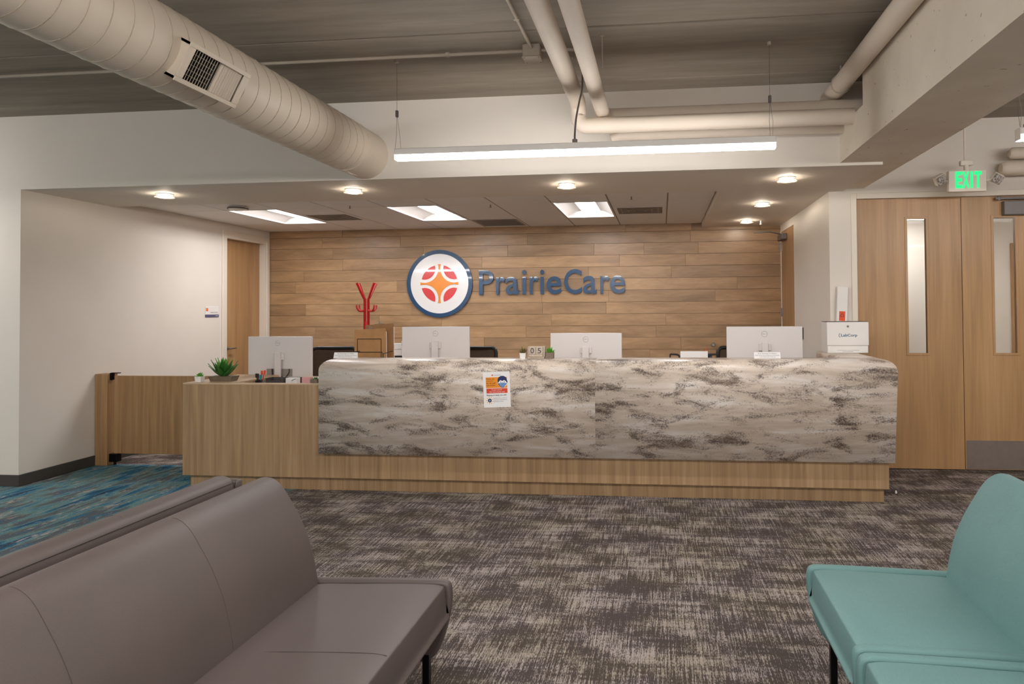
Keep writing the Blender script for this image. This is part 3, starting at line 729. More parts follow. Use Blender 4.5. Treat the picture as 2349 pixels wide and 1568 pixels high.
# stone panels: rounded along the top, the right end leans in a little
ct = 1.05
def stone_panel(x0, x1, outer, mat):
    q = MB().rbox(x0, x1, 5.145, 5.40, .31, ct, .085, 7, True, sel=lambda mid, d: mid.z > ct - 1e-4 and (abs(mid.y - 5.145) < 1e-4 or abs(mid.x - outer) < 1e-4))
    if outer > 0: q.v = [(x - .030 * max(0, (x - x0) / (x1 - x0)) ** 3 * max(0, min(1, (.98 - z) / .67)), y, z) for x, y, z in q.v]
    return D(q, 'counter_panel', mat)
stone_panel(-2.70, SX - .0006, -2.70, M['stoneA']); stone_panel(SX + .0006, 1.692, 1.692, M['stoneB'])
D(MB().rbox(1.365, 1.64, 5.40, 6.285, .98, ct, .02, 3, True), 'counter_return', M['stoneC'])

gt = thing('swing_gate', 'low oak gate between the left wall and the desk', 'gate', (-5.25, 5.97, 0))
MB().rbox(-.066, .06, -.06, .065, 0, .858, .003, 1).build('post', M['oakdark'], gt)
MB().rbox(.10, 1.34, -.022, .02, .108, .838, .002, 1).build('gate_panel', M['oakdark'], gt)
MB().box(.055, .14, -.012, .012, .86, .868).box(.060, .075, -.03, .012, .80, .866).build('hinge', M['blackmetal'], gt)
MB().rbox(.062, .145, -.04, .02, .03, .108, .006, 2).cyl((.10, -.01, .0), .012, .03, 'z', 10).build('hinge', M['blackmetal'], gt)

# poster on the stone front
po = thing('poster', 'white paper mask notice taped to the stone counter front', 'poster', (-1.262, 5.1445, .824)); po.rotation_euler = (0, R(-2.2), 0)
PW, PH = .105, .136
def flat(mb, poly, lay): return mb.prism(poly, -.0010 - .0005 * lay, -.0005 - .0005 * lay, 'xz')
MB().box(-PW, PW, -.0004, 0, -PH, PH).build('sheet', M['paper'], po)
pf = lambda a, b, d: (a, -.0016, b)
q = MB(); flat(q, [(-.083, .012), (.083, .012), (.083, .094), (-.083, .094)], 0); q.build('orange_block', M['printorange'], po)
q = MB(); flat(q, [(-.081, -.028), (.083, -.028), (.083, .008), (-.081, .008)], 0); q.build('red_block', M['printred'], po)
q = MB()
for i, s in enumerate(('Masks are', 'required', 'for all staff', 'and visitors.')): add_text(q, s, -.079, -.079 + (.064, .054, .072, .073)[i], .077 - .0165 * i, .088 - .0165 * i, pf)
q.build('headline', M['printblack'], po)
q = MB(); add_text(q, 'Forgot yours?', -.04, .04, -.010, .003, pf); add_text(q, 'We have one for you!', -.058, .062, -.025, -.013, pf); q.build('red_block_text', M['paper'], po)
q = MB(); add_text(q, 'Helping to keep you safe', -.082, .074, -.052, -.036, pf, offset=.01); q.build('subhead', M['printblack'], po)
q = MB()
for i, s in enumerate(('PrairieCare has a mandatory', 'vaccination requirement to', 'help keep us all safe.')): add_text(q, s, -.03, (.076, .078, .05)[i], -.071 - .013 * i, -.062 - .013 * i, pf)
add_text(q, 'PrairieCare', -.018, .036, .106, .114, pf); q.build('body_text', M['printgrey'], po)
q = MB(); flat(q, disc(-.031, .110, .006, 16), 0); q.build('small_mark', M['printred'], po)
q = MB()
for k in range(9): a = R(100 - 40 * k); flat(q, disc(-.058 + .025 * math.cos(a), -.083 + .025 * math.sin(a), .0035, 8), 0)
q.build('sun_dots', M['printorange'], po)
q = MB(); flat(q, disc(-.058, -.083, .015, 20), 0); q.build('seal', M['printblack'], po)
q = MB(); flat(q, disc(-.058, -.083, .008, 14), 1); q.build('seal_mark', M['printmask'], po)
q = MB(); flat(q, disc(.048, .057, .040, 28), 1); q.build('face_outline', M['paper'], po)
q = MB(); flat(q, smooth_closed([(.010, .056), (.012, .082), (.03, .100), (.055, .102), (.076, .09), (.084, .066), (.086, .052), (.070, .03), (.048, .012), (.03, .022), (.016, .036)], 4), 2); q.build('hair', M['printblue'], po)
q = MB(); flat(q, smooth_closed([(.018, .056), (.032, .070), (.046, .064), (.062, .070), (.078, .056), (.078, .046), (.018, .046)], 4), 3); q.build('face', M['paper'], po)
q = MB(); flat(q, smooth_closed([(.018, .046), (.034, .049), (.048, .052), (.062, .049), (.078, .044), (.066, .026), (.048, .016), (.032, .024)], 4), 4); q.build('mask', M['printmask'], po)
q = MB(); flat(q, disc(.034, .056, .0035, 10), 4); flat(q, disc(.062, .056, .0035, 10), 4); q.build('eyes', M['printblack'], po)

# ------------------------------------------------------------------ wall logo
lg = thing('wall_logo', 'round white company emblem with blue rim on the plank wall', 'wall sign', (-2.918, YB - .008, 1.79))
def YP(poly, d0, d1): return MB().prism(poly, -d1, -d0, 'xz')
RO = .446
MB().lathe((0, 0, 0), [(RO - .052, 0), (RO - .052, .03), (RO, .03), (RO, 0)], 72, False).build('rim', M['blue'], lg, None, (R(90), 0, 0))
MB().lathe((0, 0, 0), [(RO - .05, 0), (RO - .05, .026)], 72, False).build('disc', M['signwhite'], lg, None, (R(90), 0, 0))
# four red lens shapes and the orange star with concave sides
def circ_pts(c, r, a0, a1, n=16): return [(c + r * math.cos(R(a0 + (a1 - a0) * i / n)), c + r * math.sin(R(a0 + (a1 - a0) * i / n))) for i in range(n + 1)]
def lens(ro, c, r):
    dd = c * math.sqrt(2); al = math.degrees(math.acos((ro * ro + dd * dd - r * r) / (2 * ro * dd))); be = math.degrees(math.acos((r * r + dd * dd - ro * ro) / (2 * r * dd)))
    return circ_pts(0, ro, 45 - al, 45 + al) + circ_pts(c, r, 225 - be, 225 + be)[1:-1]
def turn(poly, k):
    ca, sa = math.cos(R(90 * k)), math.sin(R(90 * k)); return [(p[0] * ca - p[1] * sa, p[0] * sa + p[1] * ca) for p in poly]
star = []
for k in range(4):
    YP(turn(lens(.247, .2, .145), k), .026, .031).build('red_segment', M['red'], lg)
    arc = circ_pts(.2, .188, 287, 163, 20)
    star += turn([(.257, arc[0][1])] + arc[1:-1] + [(arc[-1][0], .257)], k)
YP(star, .026, .033).build('orange_star', M['orange'], lg)

wt = thing('wall_lettering', 'blue raised company name letters on the plank wall', 'wall sign', (-1.42, YB - .008, 1.64))
# pixel ranges measured on the photograph -> metres on the wall (5.75 mm per pixel there)
kx = (2.385 - .458) / (1435 - 1100)
for ch, a, c, top in (('P', 1100.5, 1134, 1.958), ('r', 1140.5, 1161, 1.868), ('a', 1162.5, 1193.5, 1.868), ('i', 1201, 1209.7, 1.955), ('r', 1218, 1238.5, 1.868), ('i', 1242.5, 1251, 1.955),
                      ('e', 1257, 1290.6, 1.868), ('C', 1297, 1337, 1.958), ('a', 1340, 1371, 1.868), ('r', 1378.6, 1399, 1.868), ('e', 1400.5, 1434.5, 1.868)):
    q = MB(); b0 = 1.637
    add_text(q, ch, -2.385 + (a - 1100) * kx + 1.42, -2.385 + (c - 1100) * kx + 1.42, b0 - 1.64, top - 1.64, lambda u, v, d: (u, -d, v), .03, .012)
    q.build('letter', M['blue'], wt)
o = MB().lathe((0, 0, 0), [(.012, 0), (.012, .02), (.024, .028), (.027, .045), (.02, .055)], 18).build('coat_peg', M['steel'], None, (.647, YB - .004, .977), (R(90), 0, 0)); tag(o, 'small round metal peg on the plank wall', 'peg')

# ------------------------------------------------------------------ monitors
def monitor(x0, x1, z0, z1, y, label, rot=0., logo=(.5, .82), sw=.06, stz=.2, ring=True, ports=False):
    w, h = x1 - x0, z1 - z0
    m = thing('monitor', label, 'monitor', ((x0 + x1) / 2, y + .1, .735), rot, 'monitors on the reception desk')
    zb = z0 - .735
    MB().rbox(-w / 2, w / 2, -.118, -.092, zb, zb + h, .004, 2).build('back_panel', M['silver'], m)
    MB().rbox(-w / 2 + .002, w / 2 - .002, -.094, -.086, zb + .002, zb + h - .002, .002, 1).build('screen', M['screen'], m)
    MB().rbox(-sw / 2, sw / 2, -.155, -.132, .012, zb + h * .62, .004, 2).rbox(-.05, .05, -.136, -.117, zb + h * .42, zb + h * .6, .004, 1).build('stand', M['silver'], m)
    MB().rbox(-.13, .13, -.22, -.02, 0, .012, .004, 2).build('base', M['silver'], m)
    cx, cz = w * (logo[0] - .5), zb + h * logo[1]
    q = MB().tube([(cx + .023 * math.cos(R(15 * k)), -.119, cz + .023 * math.sin(R(15 * k))) for k in range(24)], .0018, 6, closed=True)
    add_text(q, 'DELL', cx - .017, cx + .017, cz - .005, cz + .006, lambda a, b, d: (a, -.1185 - d, b), .0006)
    q.build('logo', M['logogrey'], m)
    if ports:
        MB().rbox(-.13, .13, -.1195, -.1175, zb + .005, zb + .075, .003, 1).build('port_recess', M['ventgrey'], m)
        MB().tube(smooth_open([(.10, -.125, zb + .075), (.10, -.128, zb + .04), (.06, -.13, zb - .005), (.02, -.13, zb + .01)], 5), .004, 6).tube(smooth_open([(-.07, -.125, zb + .075), (-.065, -.128, zb + .03), (-.03, -.17, zb - .03), (0, -.165, .05)], 5), .005, 6).build('cable', M['black'], m)
    return m
monitor(-3.80, -3.165, .835, 1.205, 5.95, 'silver monitor seen from behind at the low left desk end', R(-3), logo=(.47, .84), ports=True)
monitor(-2.323, -1.709, .95, 1.288, 5.95, 'silver monitor below the round wall emblem', R(2))
monitor(-.955, -.337, .93, 1.23, 5.85, 'silver monitor right of the calendar blocks', R(-1))
monitor(.533, 1.143, .94, 1.282, 5.75, 'widest-looking silver monitor beside the lab box', 0, sw=.05)

# ------------------------------------------------------------------ office chairs behind the desk
def office_chair(x, y, rot, label):
    c = thing('office_chair', label, 'chair', (x, y, 0), rot, 'black mesh office chairs behind the desk')
    w = .235
    fr = [Vector((a, .0, b)) for a, b in rrect(-w, w, .56, 1.055, .05, 5)]
    fr = [Vector((p.x, .05 * (1 - (p.x / w) ** 2) + .04 * (p.z - .5), p.z)) for p in fr]
    MB().tube(fr, .017, 8, closed=True).build('back_frame', M['black'], c)
    g = MB(); n = 10; vs = []
    for j in range(n + 1):
        for i in range(n + 1):
            a = -w + 2 * w * i / n; b2 = .565 + .48 * j / n; vs.append((a, .05 * (1 - (a / w) ** 2) + .04 * (b2 - .5), b2))
    fs = [(j * (n + 1) + i, j * (n + 1) + i + 1, (j + 1) * (n + 1) + i + 1, (j + 1) * (n + 1) + i) for j in range(n) for i in range(n)]
    g.add(vs, fs, True); g.add([(a, b2 + .006, z) for a, b2, z in vs], fs, True); g.build('back_mesh', M['mesh'], c)
    MB().rbox(-.24, .24, -.50, -.03, .44, .52, .03, 3, True).build('seat', M['mesh'], c)
    MB().tube([(0, .07, .60), (0, .08, .47), (0, -.05, .43), (0, -.2, .42)], .022, 8).build('back_bracket', M['black'], c)
    MB().cyl((0, -.25, .10), .025, .33, 'z', 12).build('gas_column', M['blackmetal'], c)
    for k in range(5):
        a = R(72 * k + 18); e = Vector((.28 * math.cos(a), -.25 + .28 * math.sin(a), .075))
        lg5 = MB().tube([(0, -.25, .11), e], [.024, .014], 8).build('base_leg', M['black'], c)
        MB().cyl((e.x - .012, e.y, .03), .03, .024, 'x', 14).cyl((e.x, e.y, .03), .008, .05, 'z', 8).build('caster', M['black'], lg5)
    for s in (-1, 1):
        ar = MB().tube([(s * .22, -.2, .44), (s * .29, -.22, .46), (s * .29, -.22, .66)], .014, 8).build('arm_post', M['black'], c)
        MB().rbox(s * .29 - .04, s * .29 + .04, -.36, -.10, .66, .69, .012, 2, True).build('armrest', M['black'], ar)
office_chair(-3.36, 6.7, R(3), 'black mesh office chair behind the leftmost monitor')
office_chair(-1.885, 6.7, R(-4), 'black mesh office chair behind the monitor below the emblem')
office_chair(.775, 6.7, R(4), 'black mesh office chair behind the rightmost monitor')

# ------------------------------------------------------------------ things on the counter
def name_sign(x, y, label):
    s = thing('counter_sign', label, 'sign', (x, y, ct), R(1), 'small counter signs')
    MB().add([(-.098, -.006, 0), (.098, -.006, 0), (.098, .012, .047), (-.098, .012, .047), (-.098, .02, 0), (.098, .02, 0), (.098, .015, .047), (-.098, .015, .047)],
             [(0, 1, 2, 3), (4, 7, 6, 5), (0, 3, 7, 4), (1, 5, 6, 2), (3, 2, 6, 7), (0, 4, 5, 1)]).build('plate', M['paper'], s)
    q = MB(); fn = lambda a, b, d: (a, -.0066 + .018 * b / .047, b)
    add_text(q, 'As A Courtesy To Others', -.07, .07, .031, .041, fn)
    add_text(q, 'Please refrain from cell phone conversations', -.09, .09, .019, .027, fn)
    add_text(q, 'in the reception area. Thank you', -.06, .06, .008, .015, fn); q.build('lettering', M['printblack'], s)
name_sign(-2.56, 5.315, 'small white counter sign at the left end of the counter'); name_sign(.797, 5.315, 'small white counter sign in front of the rightmost monitor')

def pot_plant(loc, label, potmat, leafmat, pr, ph, lh, n, sq=.7, spread=.5, lw=.008, group=None, taper=.8, ln=5):
    p = thing('potted_succulent', label, 'plant', loc, 0, group)
    MB().lathe((0, 0, 0), [(pr * taper, 0), (pr, ph), (pr * .86, ph), (pr * .8, ph * .8)], 16, False, sq).build('pot', potmat, p)
    MB().lathe((0, 0, ph * .78), [(pr * .84, 0), (pr * .8, ph * .1)], 12).build('soil', M['carddark'], p)
    rr = random.Random(int(abs(loc[0]) * 1000))
    for k in range(n):
        a = 2.399 * k; tl = .15 + spread * (k / n) + rr.uniform(-.08, .08); L = lh * rr.uniform(.75, 1.05) * (1 - .25 * k / n)
        d = Vector((math.cos(a) * math.sin(tl), math.sin(a) * math.sin(tl), math.cos(tl))); sd = Vector((-math.sin(a), math.cos(a), 0))
        o0 = Vector((math.cos(a), math.sin(a), 0)) * pr * .18 + Vector((0, 0, ph * .82)); q = MB(); vs = []
        for i in range(ln + 1):
            f = i / ln; wd2 = lw * (math.sin(math.pi * min(1, .25 + .75 * f)) + .02) * (1 if f < .95 else .2)
            c = o0 + d * L * f + Vector((0, 0, -1)) * L * .18 * spread * f * f
            up2 = d.cross(sd).normalized()
            vs += [c - sd * wd2, c - up2 * wd2 * .45, c + sd * wd2, c + up2 * wd2 * .2]
        fs = [(i * 4 + j, i * 4 + (j + 1) % 4, (i + 1) * 4 + (j + 1) % 4, (i + 1) * 4 + j) for i in range(ln) for j in range(4)] + [(0, 1, 2, 3), tuple(ln * 4 + j for j in (3, 2, 1, 0))]
        q.add(vs, fs, True).build('leaf', leafmat, p)
    return p
pot_plant((-1.088, 5.30, ct), 'tiny reddish succulent in a white pot left of the calendar', M['white'], M['leafred'], .026, .044, .07, 26, spread=.75, lw=.008)
pot_plant((-.872, 5.30, ct), 'tiny green succulent in a stone pot right of the calendar', M['concretepot'], M['leaf'], .030, .048, .07, 20, sq=1, spread=1.0, lw=.010, taper=.95)
ca = thing('block_calendar', 'whitewashed wooden block calendar reading 05', 'calendar', (-.975, 5.30, ct))
MB().rbox(-.072, .060, -.02, .03, 0, .014, .002, 1).rbox(-.072, -.064, -.02, .03, .014, .095, .002, 1).rbox(.052, .064, -.02, .03, .014, .097, .002, 1).rbox(-.064, .052, .024, .03, .014, .095, .001, 1).build('holder', M['whitewash'], ca)
for dg, a in (('0', -.062), ('5', -.005)):
    bl = MB().rbox(a, a + .055, -.026, .02, .034, .093, .002, 1).build('digit_block', M['whitewash'], ca)
    q = MB(); add_text(q, dg, a + .014, a + .041, .042, .084, lambda u, v, d: (u, -.0262 - d, v), .0004); q.build('digit', M['printblack'], bl)
mbk = MB().rbox(-.062, .05, -.026, .02, .0145, .033, .002, 1).build('month_block', M['whitewash'], ca)

# clipboards in a wire rack
ck = thing('wire_file_rack', 'black wire file rack behind the counter', 'rack', (-2.52, 5.72, .735))
MB().tube([(-.115, -.02, .455), (-.115, -.02, .16), (-.115, -.02, .0)], .003, 6).tube([(.10, -.02, .455), (.10, -.02, 0)], .003, 6).tube([(-.115, -.02, .455), (.10, -.02, .455)], .003, 6).build('front_wire', M['blackmetal'], ck)
MB().tube([(-.13, -.10, .345), (.14, -.10, .345), (.15, -.10, .33), (.15, -.10, 0)], .0035, 6).tube([(-.13, -.10, .345), (-.13, -.10, 0)], .0035, 6).tube([(.15, -.10, .0), (.15, .14, 0), (-.13, .14, 0), (-.13, -.10, 0)], .0035, 6, closed=True).tube([(-.13, -.10, .345), (-.13, .14, .345)], .0035, 6).tube([(.15, -.10, .33), (.15, .14, .345)], .0035, 6).build('basket_wire', M['blackmetal'], ck)
MB().box(-.125, .145, -.095, .13, .006, .012).build('rack_tray', M['carddark'], ck)
def clipb(x, y, w, z1, rot, label, mat):
    c = thing('clipboard', label, 'clipboard', (x, y, .75), 0, 'brown clipboards'); c.rotation_euler = (R(-6), rot, 0)
    h = z1 - .75
    MB().prism(rrect(-w / 2, w / 2, 0, h, .008, 3), 0, .006, 'xz').build('board', mat, c)
    MB().box(-w / 2 + .01, w / 2 + .004, .0065, .010, .01, h - .03).build('papers', M['paper'], c)
    MB().rbox(-.05, .05, .007, .02, h - .025, h + .004, .003, 1).tube([(.0, .012, h + .002), (.012, .012, h + .012), (.0, .012, h + .022), (-.012, .012, h + .012)], .003, 6, closed=True).build('clip', M['steel'], c)
clipb(-2.535, 5.74, .29, 1.278, R(-3), 'front brown clipboard standing in the wire rack', M['kraft'])
clipb(-2.475, 5.80, .26, 1.318, R(-3), 'taller brown clipboard behind the front one in the wire rack', M['kraftdark'])
o = thing('paper_box', 'white paper boxes stacked between the clipboards and a monitor', 'box', (-2.38, 6.05, .735))
MB().rbox(-.06, .06, -.05, .05, 0, .29, .003, 1).build('lower_box', M['black'], o)
MB().rbox(-.07, .05, -.055, .05, .29, .345, .003, 1).rbox(-.07, .05, -.055, .05, .348, .40, .003, 1).rbox(.028, .06, -.06, .04, .30, .425, .003, 1).build('upper_box', M['paper'], o)
q = MB()
for k in range(3): q.box(.034, .040, -.0606, -.0600, .32 + .03 * k, .338 + .03 * k)
q.build('red_print', M['printred'], o)
o = thing('pen_stand', 'thin silver pen standing upright on the counter before a monitor', 'pen', (-1.98, 5.30, ct))
o.location = (-2.075, 5.31, ct)
MB().lathe((0, 0, 0), [(.022, 0), (.022, .003), (.004, .005)], 16).build('base', M['white'], o); MB().tube([(0, 0, .004), (-.003, 0, .07), (-.005, 0, .095)], [.003, .0035, .002], 8).build('pen', M['silver'], o)

# organiser between the third and fourth monitors
og = thing('desk_organiser', 'black curved organiser holding white paper behind the counter', 'organiser', (.27, 5.88, .735))
MB().rbox(-.17, .17, -.08, .08, 0, .02, .006, 1).rbox(-.03, .03, -.02, .02, .02, .20, .006, 1).build('base', M['black'], og)
for s in (-1, 1):
    MB().tube(smooth_open([(s * .10, 0, .20), (s * .118, 0, .276), (s * .135, 0, .305), (s * .20, 0, .31)], 5), .008, 8).tube([(s * .20, 0, .31), (s * .20, 0, .25), (s * .11, 0, .25)], .007, 8).build('arm', M['black'], og)
MB().box(-.12, .12, -.012, .03, .20, .215).build('shelf', M['black'], og)
o = MB().rbox(-.115, .115, -.01, .018, 0, .12, .001, 1).build('paper_stack', M['paper'], None, (.272, 5.88, .9505)); tag(o, 'stack of white paper standing in the black organiser', 'paper')
o = MB().tube([(0, 0, 0), (.01, 0, .12), (.012, 0, .145)], [.004, .004, .0025], 8).build('pen', M['orangeplastic'], None, (.36, 5.905, .951)); tag(o, 'orange pen sticking up behind the white paper stack', 'pen')
o = MB().rbox(-.02, .02, -.015, .015, 0, .10, .004, 1).build('tape_holder', M['slate'], None, (.405, 5.915, .951)); tag(o, 'small blue grey holder right of the white paper stack', 'holder')
o.location.z = .951

# lab drop box on the return
lb = thing('lab_drop_box', 'white locked specimen box with blue lettering on the counter return', 'box', (1.546, 5.91, ct))
MB().rbox(-.167, .167, .012, .215, 0, .262, .004, 2).build('box', M['white'], lb)
ld = MB().rbox(-.169, .169, 0, .014, .066, .262, .003, 1).build('lid', M['white'], lb)
MB().lathe((0, 0, 0), [(.009, 0), (.009, .004), (.004, .005)], 14).build('lock', M['steel'], ld, (.0, 0, .225), (R(90), 0, 0))
MB().rbox(-.165, .163, .004, .014, .002, .062, .003, 1).build('lower_panel', M['white'], lb)
MB().box(-.167, .167, .002, .2, .262, .265).build('top_seal', M['carddark'], lb)
q = MB(); add_text(q, 'LabCorp', -.054, .075, .133, .163, lambda u, v, d: (u, -.0004 - d, v), .0004, .02); q.build('lettering', M['teal_logo'], ld)
q = MB(); q.tube([(-.064 + .008 * math.cos(R(60 + 30 * k)), -.0008, .150 + .015 * math.sin(R(60 + 30 * k))) for k in range(9)], .002, 6).build('logo_mark', M['printgrey'], ld)
q = MB(); add_text(q, 'FOR SPECIMEN PICKUP CALL CUSTOMER SERVICE', -.085, .09, .022, .028, lambda u, v, d: (u, .0038, v)); add_text(q, 'OR VISIT LABCORP ONLINE', -.04, .042, .011, .018, lambda u, v, d: (u, .0038, v)); q.build('small_print', M['printgrey'], lb)
fl = thing('wall_placard', 'tall white holder with orange hazard label above the lab box', 'placard', (1.587, 6.285, 1.295)); fl.rotation_euler = (0, R(2.5), 0)
MB().rbox(-.046, .046, -.03, 0, 0, .325, .003, 1).build('holder', M['white'], fl)
MB().box(-.026, .026, -.0306, -.03, .02, .105).build('hazard_label', M['biohaz'], fl)
q = MB()
for k in range(3): q.tube([(.009 * math.cos(R(90 + 120 * k)) + .008 * math.cos(R(90 + 120 * k + 30 * j)), -.0312, .068 + .009 * math.sin(R(90 + 120 * k)) + .008 * math.sin(R(90 + 120 * k + 30 * j))) for j in range(-4, 5)], .0018, 5)
q.build('hazard_symbol', M['printblack'], fl)

# things at the low left end
sl = .857
pot_plant((-3.81, 5.29, sl), 'tiny green succulent in a white pot at the left desk corner', M['white'], M['leaf'], .028, .046, .055, 16, sq=1, spread=1.1, lw=.011, taper=.85)
pb = thing('potted_agave', 'large spiky green agave in a low wooden planter on the desk end', 'plant', (-3.645, 5.36, sl))
MB().add([(-.09, -.045, 0), (.09, -.045, 0), (.09, .045, 0), (-.09, .045, 0), (-.105, -.055, .042), (.105, -.055, .042), (.105, .055, .042), (-.105, .055, .042)],
         [(3, 2, 1, 0), (4, 5, 6, 7), (0, 1, 5, 4), (1, 2, 6, 5), (2, 3, 7, 6), (3, 0, 4, 7)]).build('planter', M['woodpot'], pb)
rr = random.Random(3)
for k in range(28):
    a = 2.399 * k; tl = .08 + 1.05 * (k / 28) ** .8; L = .165 - .02 * (k / 28) + rr.uniform(-.012, .012)
    d = Vector((math.cos(a) * math.sin(tl), math.sin(a) * math.sin(tl), math.cos(tl))); sd = Vector((-math.sin(a), math.cos(a), 0)); u2 = d.cross(sd).normalized()
    vs = []; nn = 6
    for i in range(nn + 1):
        f = i / nn; wl2 = .036 * (.45 + .9 * f if f < .45 else max(.03, (1 - f) / .55 * .86)); c = Vector((0, 0, .03)) + d * L * f + Vector((0, 0, 1)) * .03 * f * f * tl
        vs += [c - sd * wl2, c - u2 * wl2 * .05 + u2 * .0, c + sd * wl2, c + u2 * -.004]
    MB().add(vs, [(i * 4 + j, i * 4 + (j + 1) % 4, (i + 1) * 4 + (j + 1) % 4, (i + 1) * 4 + j) for i in range(nn) for j in range(4)] + [(0, 1, 2, 3), tuple(nn * 4 + j for j in (3, 2, 1, 0))], True).build('leaf', M['leafdark'] if k > 9 else M['leaf'], pb)
wz = .735
pc = thing('pen_cup', 'black cup of coloured pens beside the agave', 'pen cup', (-3.40, 5.48, wz))
MB().lathe((0, 0, 0), [(.036, 0), (.036, .12), (.033, .12), (.033, .01)], 18).build('cup', M['black'], pc)
for dx, dy, L, mt in ((-.012, -.01, .175, 'black'), (.012, -.012, .165, 'tealplastic'), (.02, .01, .20, 'orangeplastic'), (-.018, .014, .17, 'black'), (.0, .018, .195, 'orangeplastic')):
    MB().tube([(dx * .5, dy * .5, .012), (dx * 1.6, dy * 1.6, L)], .0045, 8).tube([(dx * 1.6, dy * 1.6, L - .035), (dx * 1.75, dy * 1.75, L)], .009, 8).build('pen', M[mt], pc)
o = thing('desk_tray', 'dark open desk tray right of the pen cup', 'tray', (-3.26, 5.50, wz))
MB().box(-.07, .07, -.05, .05, 0, .006).box(-.07, -.064, -.05, .05, .006, .138).box(.064, .07, -.05, .05, .006, .138).box(-.064, .064, .044, .05, .006, .138).box(-.064, .064, -.05, -.044, .006, .118).build('tray', M['carddark'], o)
o = thing('card_box', 'white card box under the leftmost monitor', 'box', (-3.12, 5.52, wz)); MB().rbox(-.055, .045, -.03, .03, 0, .135, .002, 1).build('box', M['paper'], o); MB().tube([(.0, -.031, .11), (.02, -.032, .125), (.038, -.031, .128)], .002, 6).build('print', M['printblack'], o)
o = MB().rbox(-.09, .09, -.05, .05, 0, .135, .003, 1).build('wooden_box', M['oaktop'], None, (-2.985, 5.62, wz)); tag(o, 'small wooden box under the leftmost monitor', 'box')
o = thing('sticky_note_block', 'pink sticky note block below the leftmost monitor', 'sticky notes', (-2.915, 5.37, wz)); MB().rbox(-.036, .036, -.02, .02, 0, .155, .001, 1).build('block', M['pink'], o); MB().box(-.036, .036, -.0202, -.02, .12, .1505).build('top_sheet', M['pink'], o)
o = MB().rbox(-.045, .045, -.02, .02, 0, .15, .002, 1).build('card_holder', M['paper'], None, (-2.845, 5.43, wz)); tag(o, 'white card holder next to the pink sticky notes', 'card holder')
# the little pot stands on the front edge, against the stone end
pot_plant((-2.80, 5.285, .735), 'small green succulent in a stone pot tucked against the stone counter end', M['concretepot'], M['leafdark'], .030, .15, .06, 16, sq=1, spread=.8, lw=.009, taper=.95)

# ------------------------------------------------------------------ coat stand
cs = thing('coat_stand', 'red metal coat stand in front of the plank wall', 'coat stand', (-3.715, 8.3, 0), R(16))
for k in range(4):
    a = R(45 + 90 * k); c, s = math.cos(a), math.sin(a)
    P = lambda r, z: (r * c, r * s, z)
    st = MB().tube([P(.03, .0 + .25), P(.03, 1.585), P(.045, 1.60), P(.148, 1.785)], .014, 8).build('stem', M['redmetal'], cs)
    MB().tube(smooth_open([P(.03, 1.455), P(.06, 1.435), P(.11, 1.435), P(.145, 1.47), P(.15, 1.51)], 5), .010, 8).build('hook', M['redmetal'], st)
    MB().tube(smooth_open([P(.03, .3), P(.08, .2), P(.2, .05), P(.25, .012)], 5), .012, 8).build('foot', M['redmetal'], st)
MB().cyl((0, 0, .24), .03, 1.06, 'z', 14).build('pole', M['redmetal'], cs)
MB().lathe((0, 0, 1.16), [(.034, 0), (.036, .01), (.036, .05), (.034, .06)], 18).build('collar', M['redmetal'], cs)

# room sign on the left wall
rs = thing('room_sign', 'small white room sign with a blue bar beside the left wall door', 'sign', (XL, 7.594, 1.375), 0)
MB().rbox(0, .006, -.122, .122, .030, .128, .002, 1).build('plate', M['white'], rs)
MB().rbox(0, .008, -.122, .122, 0, .030, .002, 1).build('blue_bar', M['slate'], rs)
wf = lambda u, v, d: (.0062 + d, u, v)
q = MB(); add_text(q, 'BREAK ROOM', -.03, .10, .050, .062, wf, .0003); q.build('lettering', M['printblack'], rs)
q = MB(); add_text(q, '100', .055, .105, .010, .022, lambda u, v, d: (.0082 + d, u, v), .0003); q.build('number', M['white'], rs)
q = MB()
for k in range(4): q.prism(disc(-.093 + .013 * math.cos(R(45 + 90 * k)), .088 + .013 * math.sin(R(45 + 90 * k)), .009, 12), .006, .0066, 'yz')
q.build('emblem', M['printred'], rs)
q = MB(); q.prism([(-.093 + r9 * math.cos(R(45 * k)), .088 + r9 * math.sin(R(45 * k))) for k, r9 in zip(range(8), [.022, .007] * 4)], .006, .0068, 'yz'); q.build('emblem_star', M['printorange'], rs)
o = thing('wall_intercom', 'black device on the right alcove wall above the rightmost monitor', 'wall device', (XR, 7.53, 1.10))
MB().rbox(-.025, 0, -.055, .055, 0, .125, .006, 2).build('case', M['black'], o); MB().box(-.0255, -.025, -.03, .03, .07, .11).build('keypad', M['carddark'], o)
o = thing('floor_cap', 'tiny white cap lying on the grey carpet near the desk end', 'cap', (1.781, 5.509, 0), R(30))
MB().lathe((0, 0, 0), [(.008, 0), (.009, .008), (.006, .02), (.002, .023)], 12).build('cap', M['white'], o)

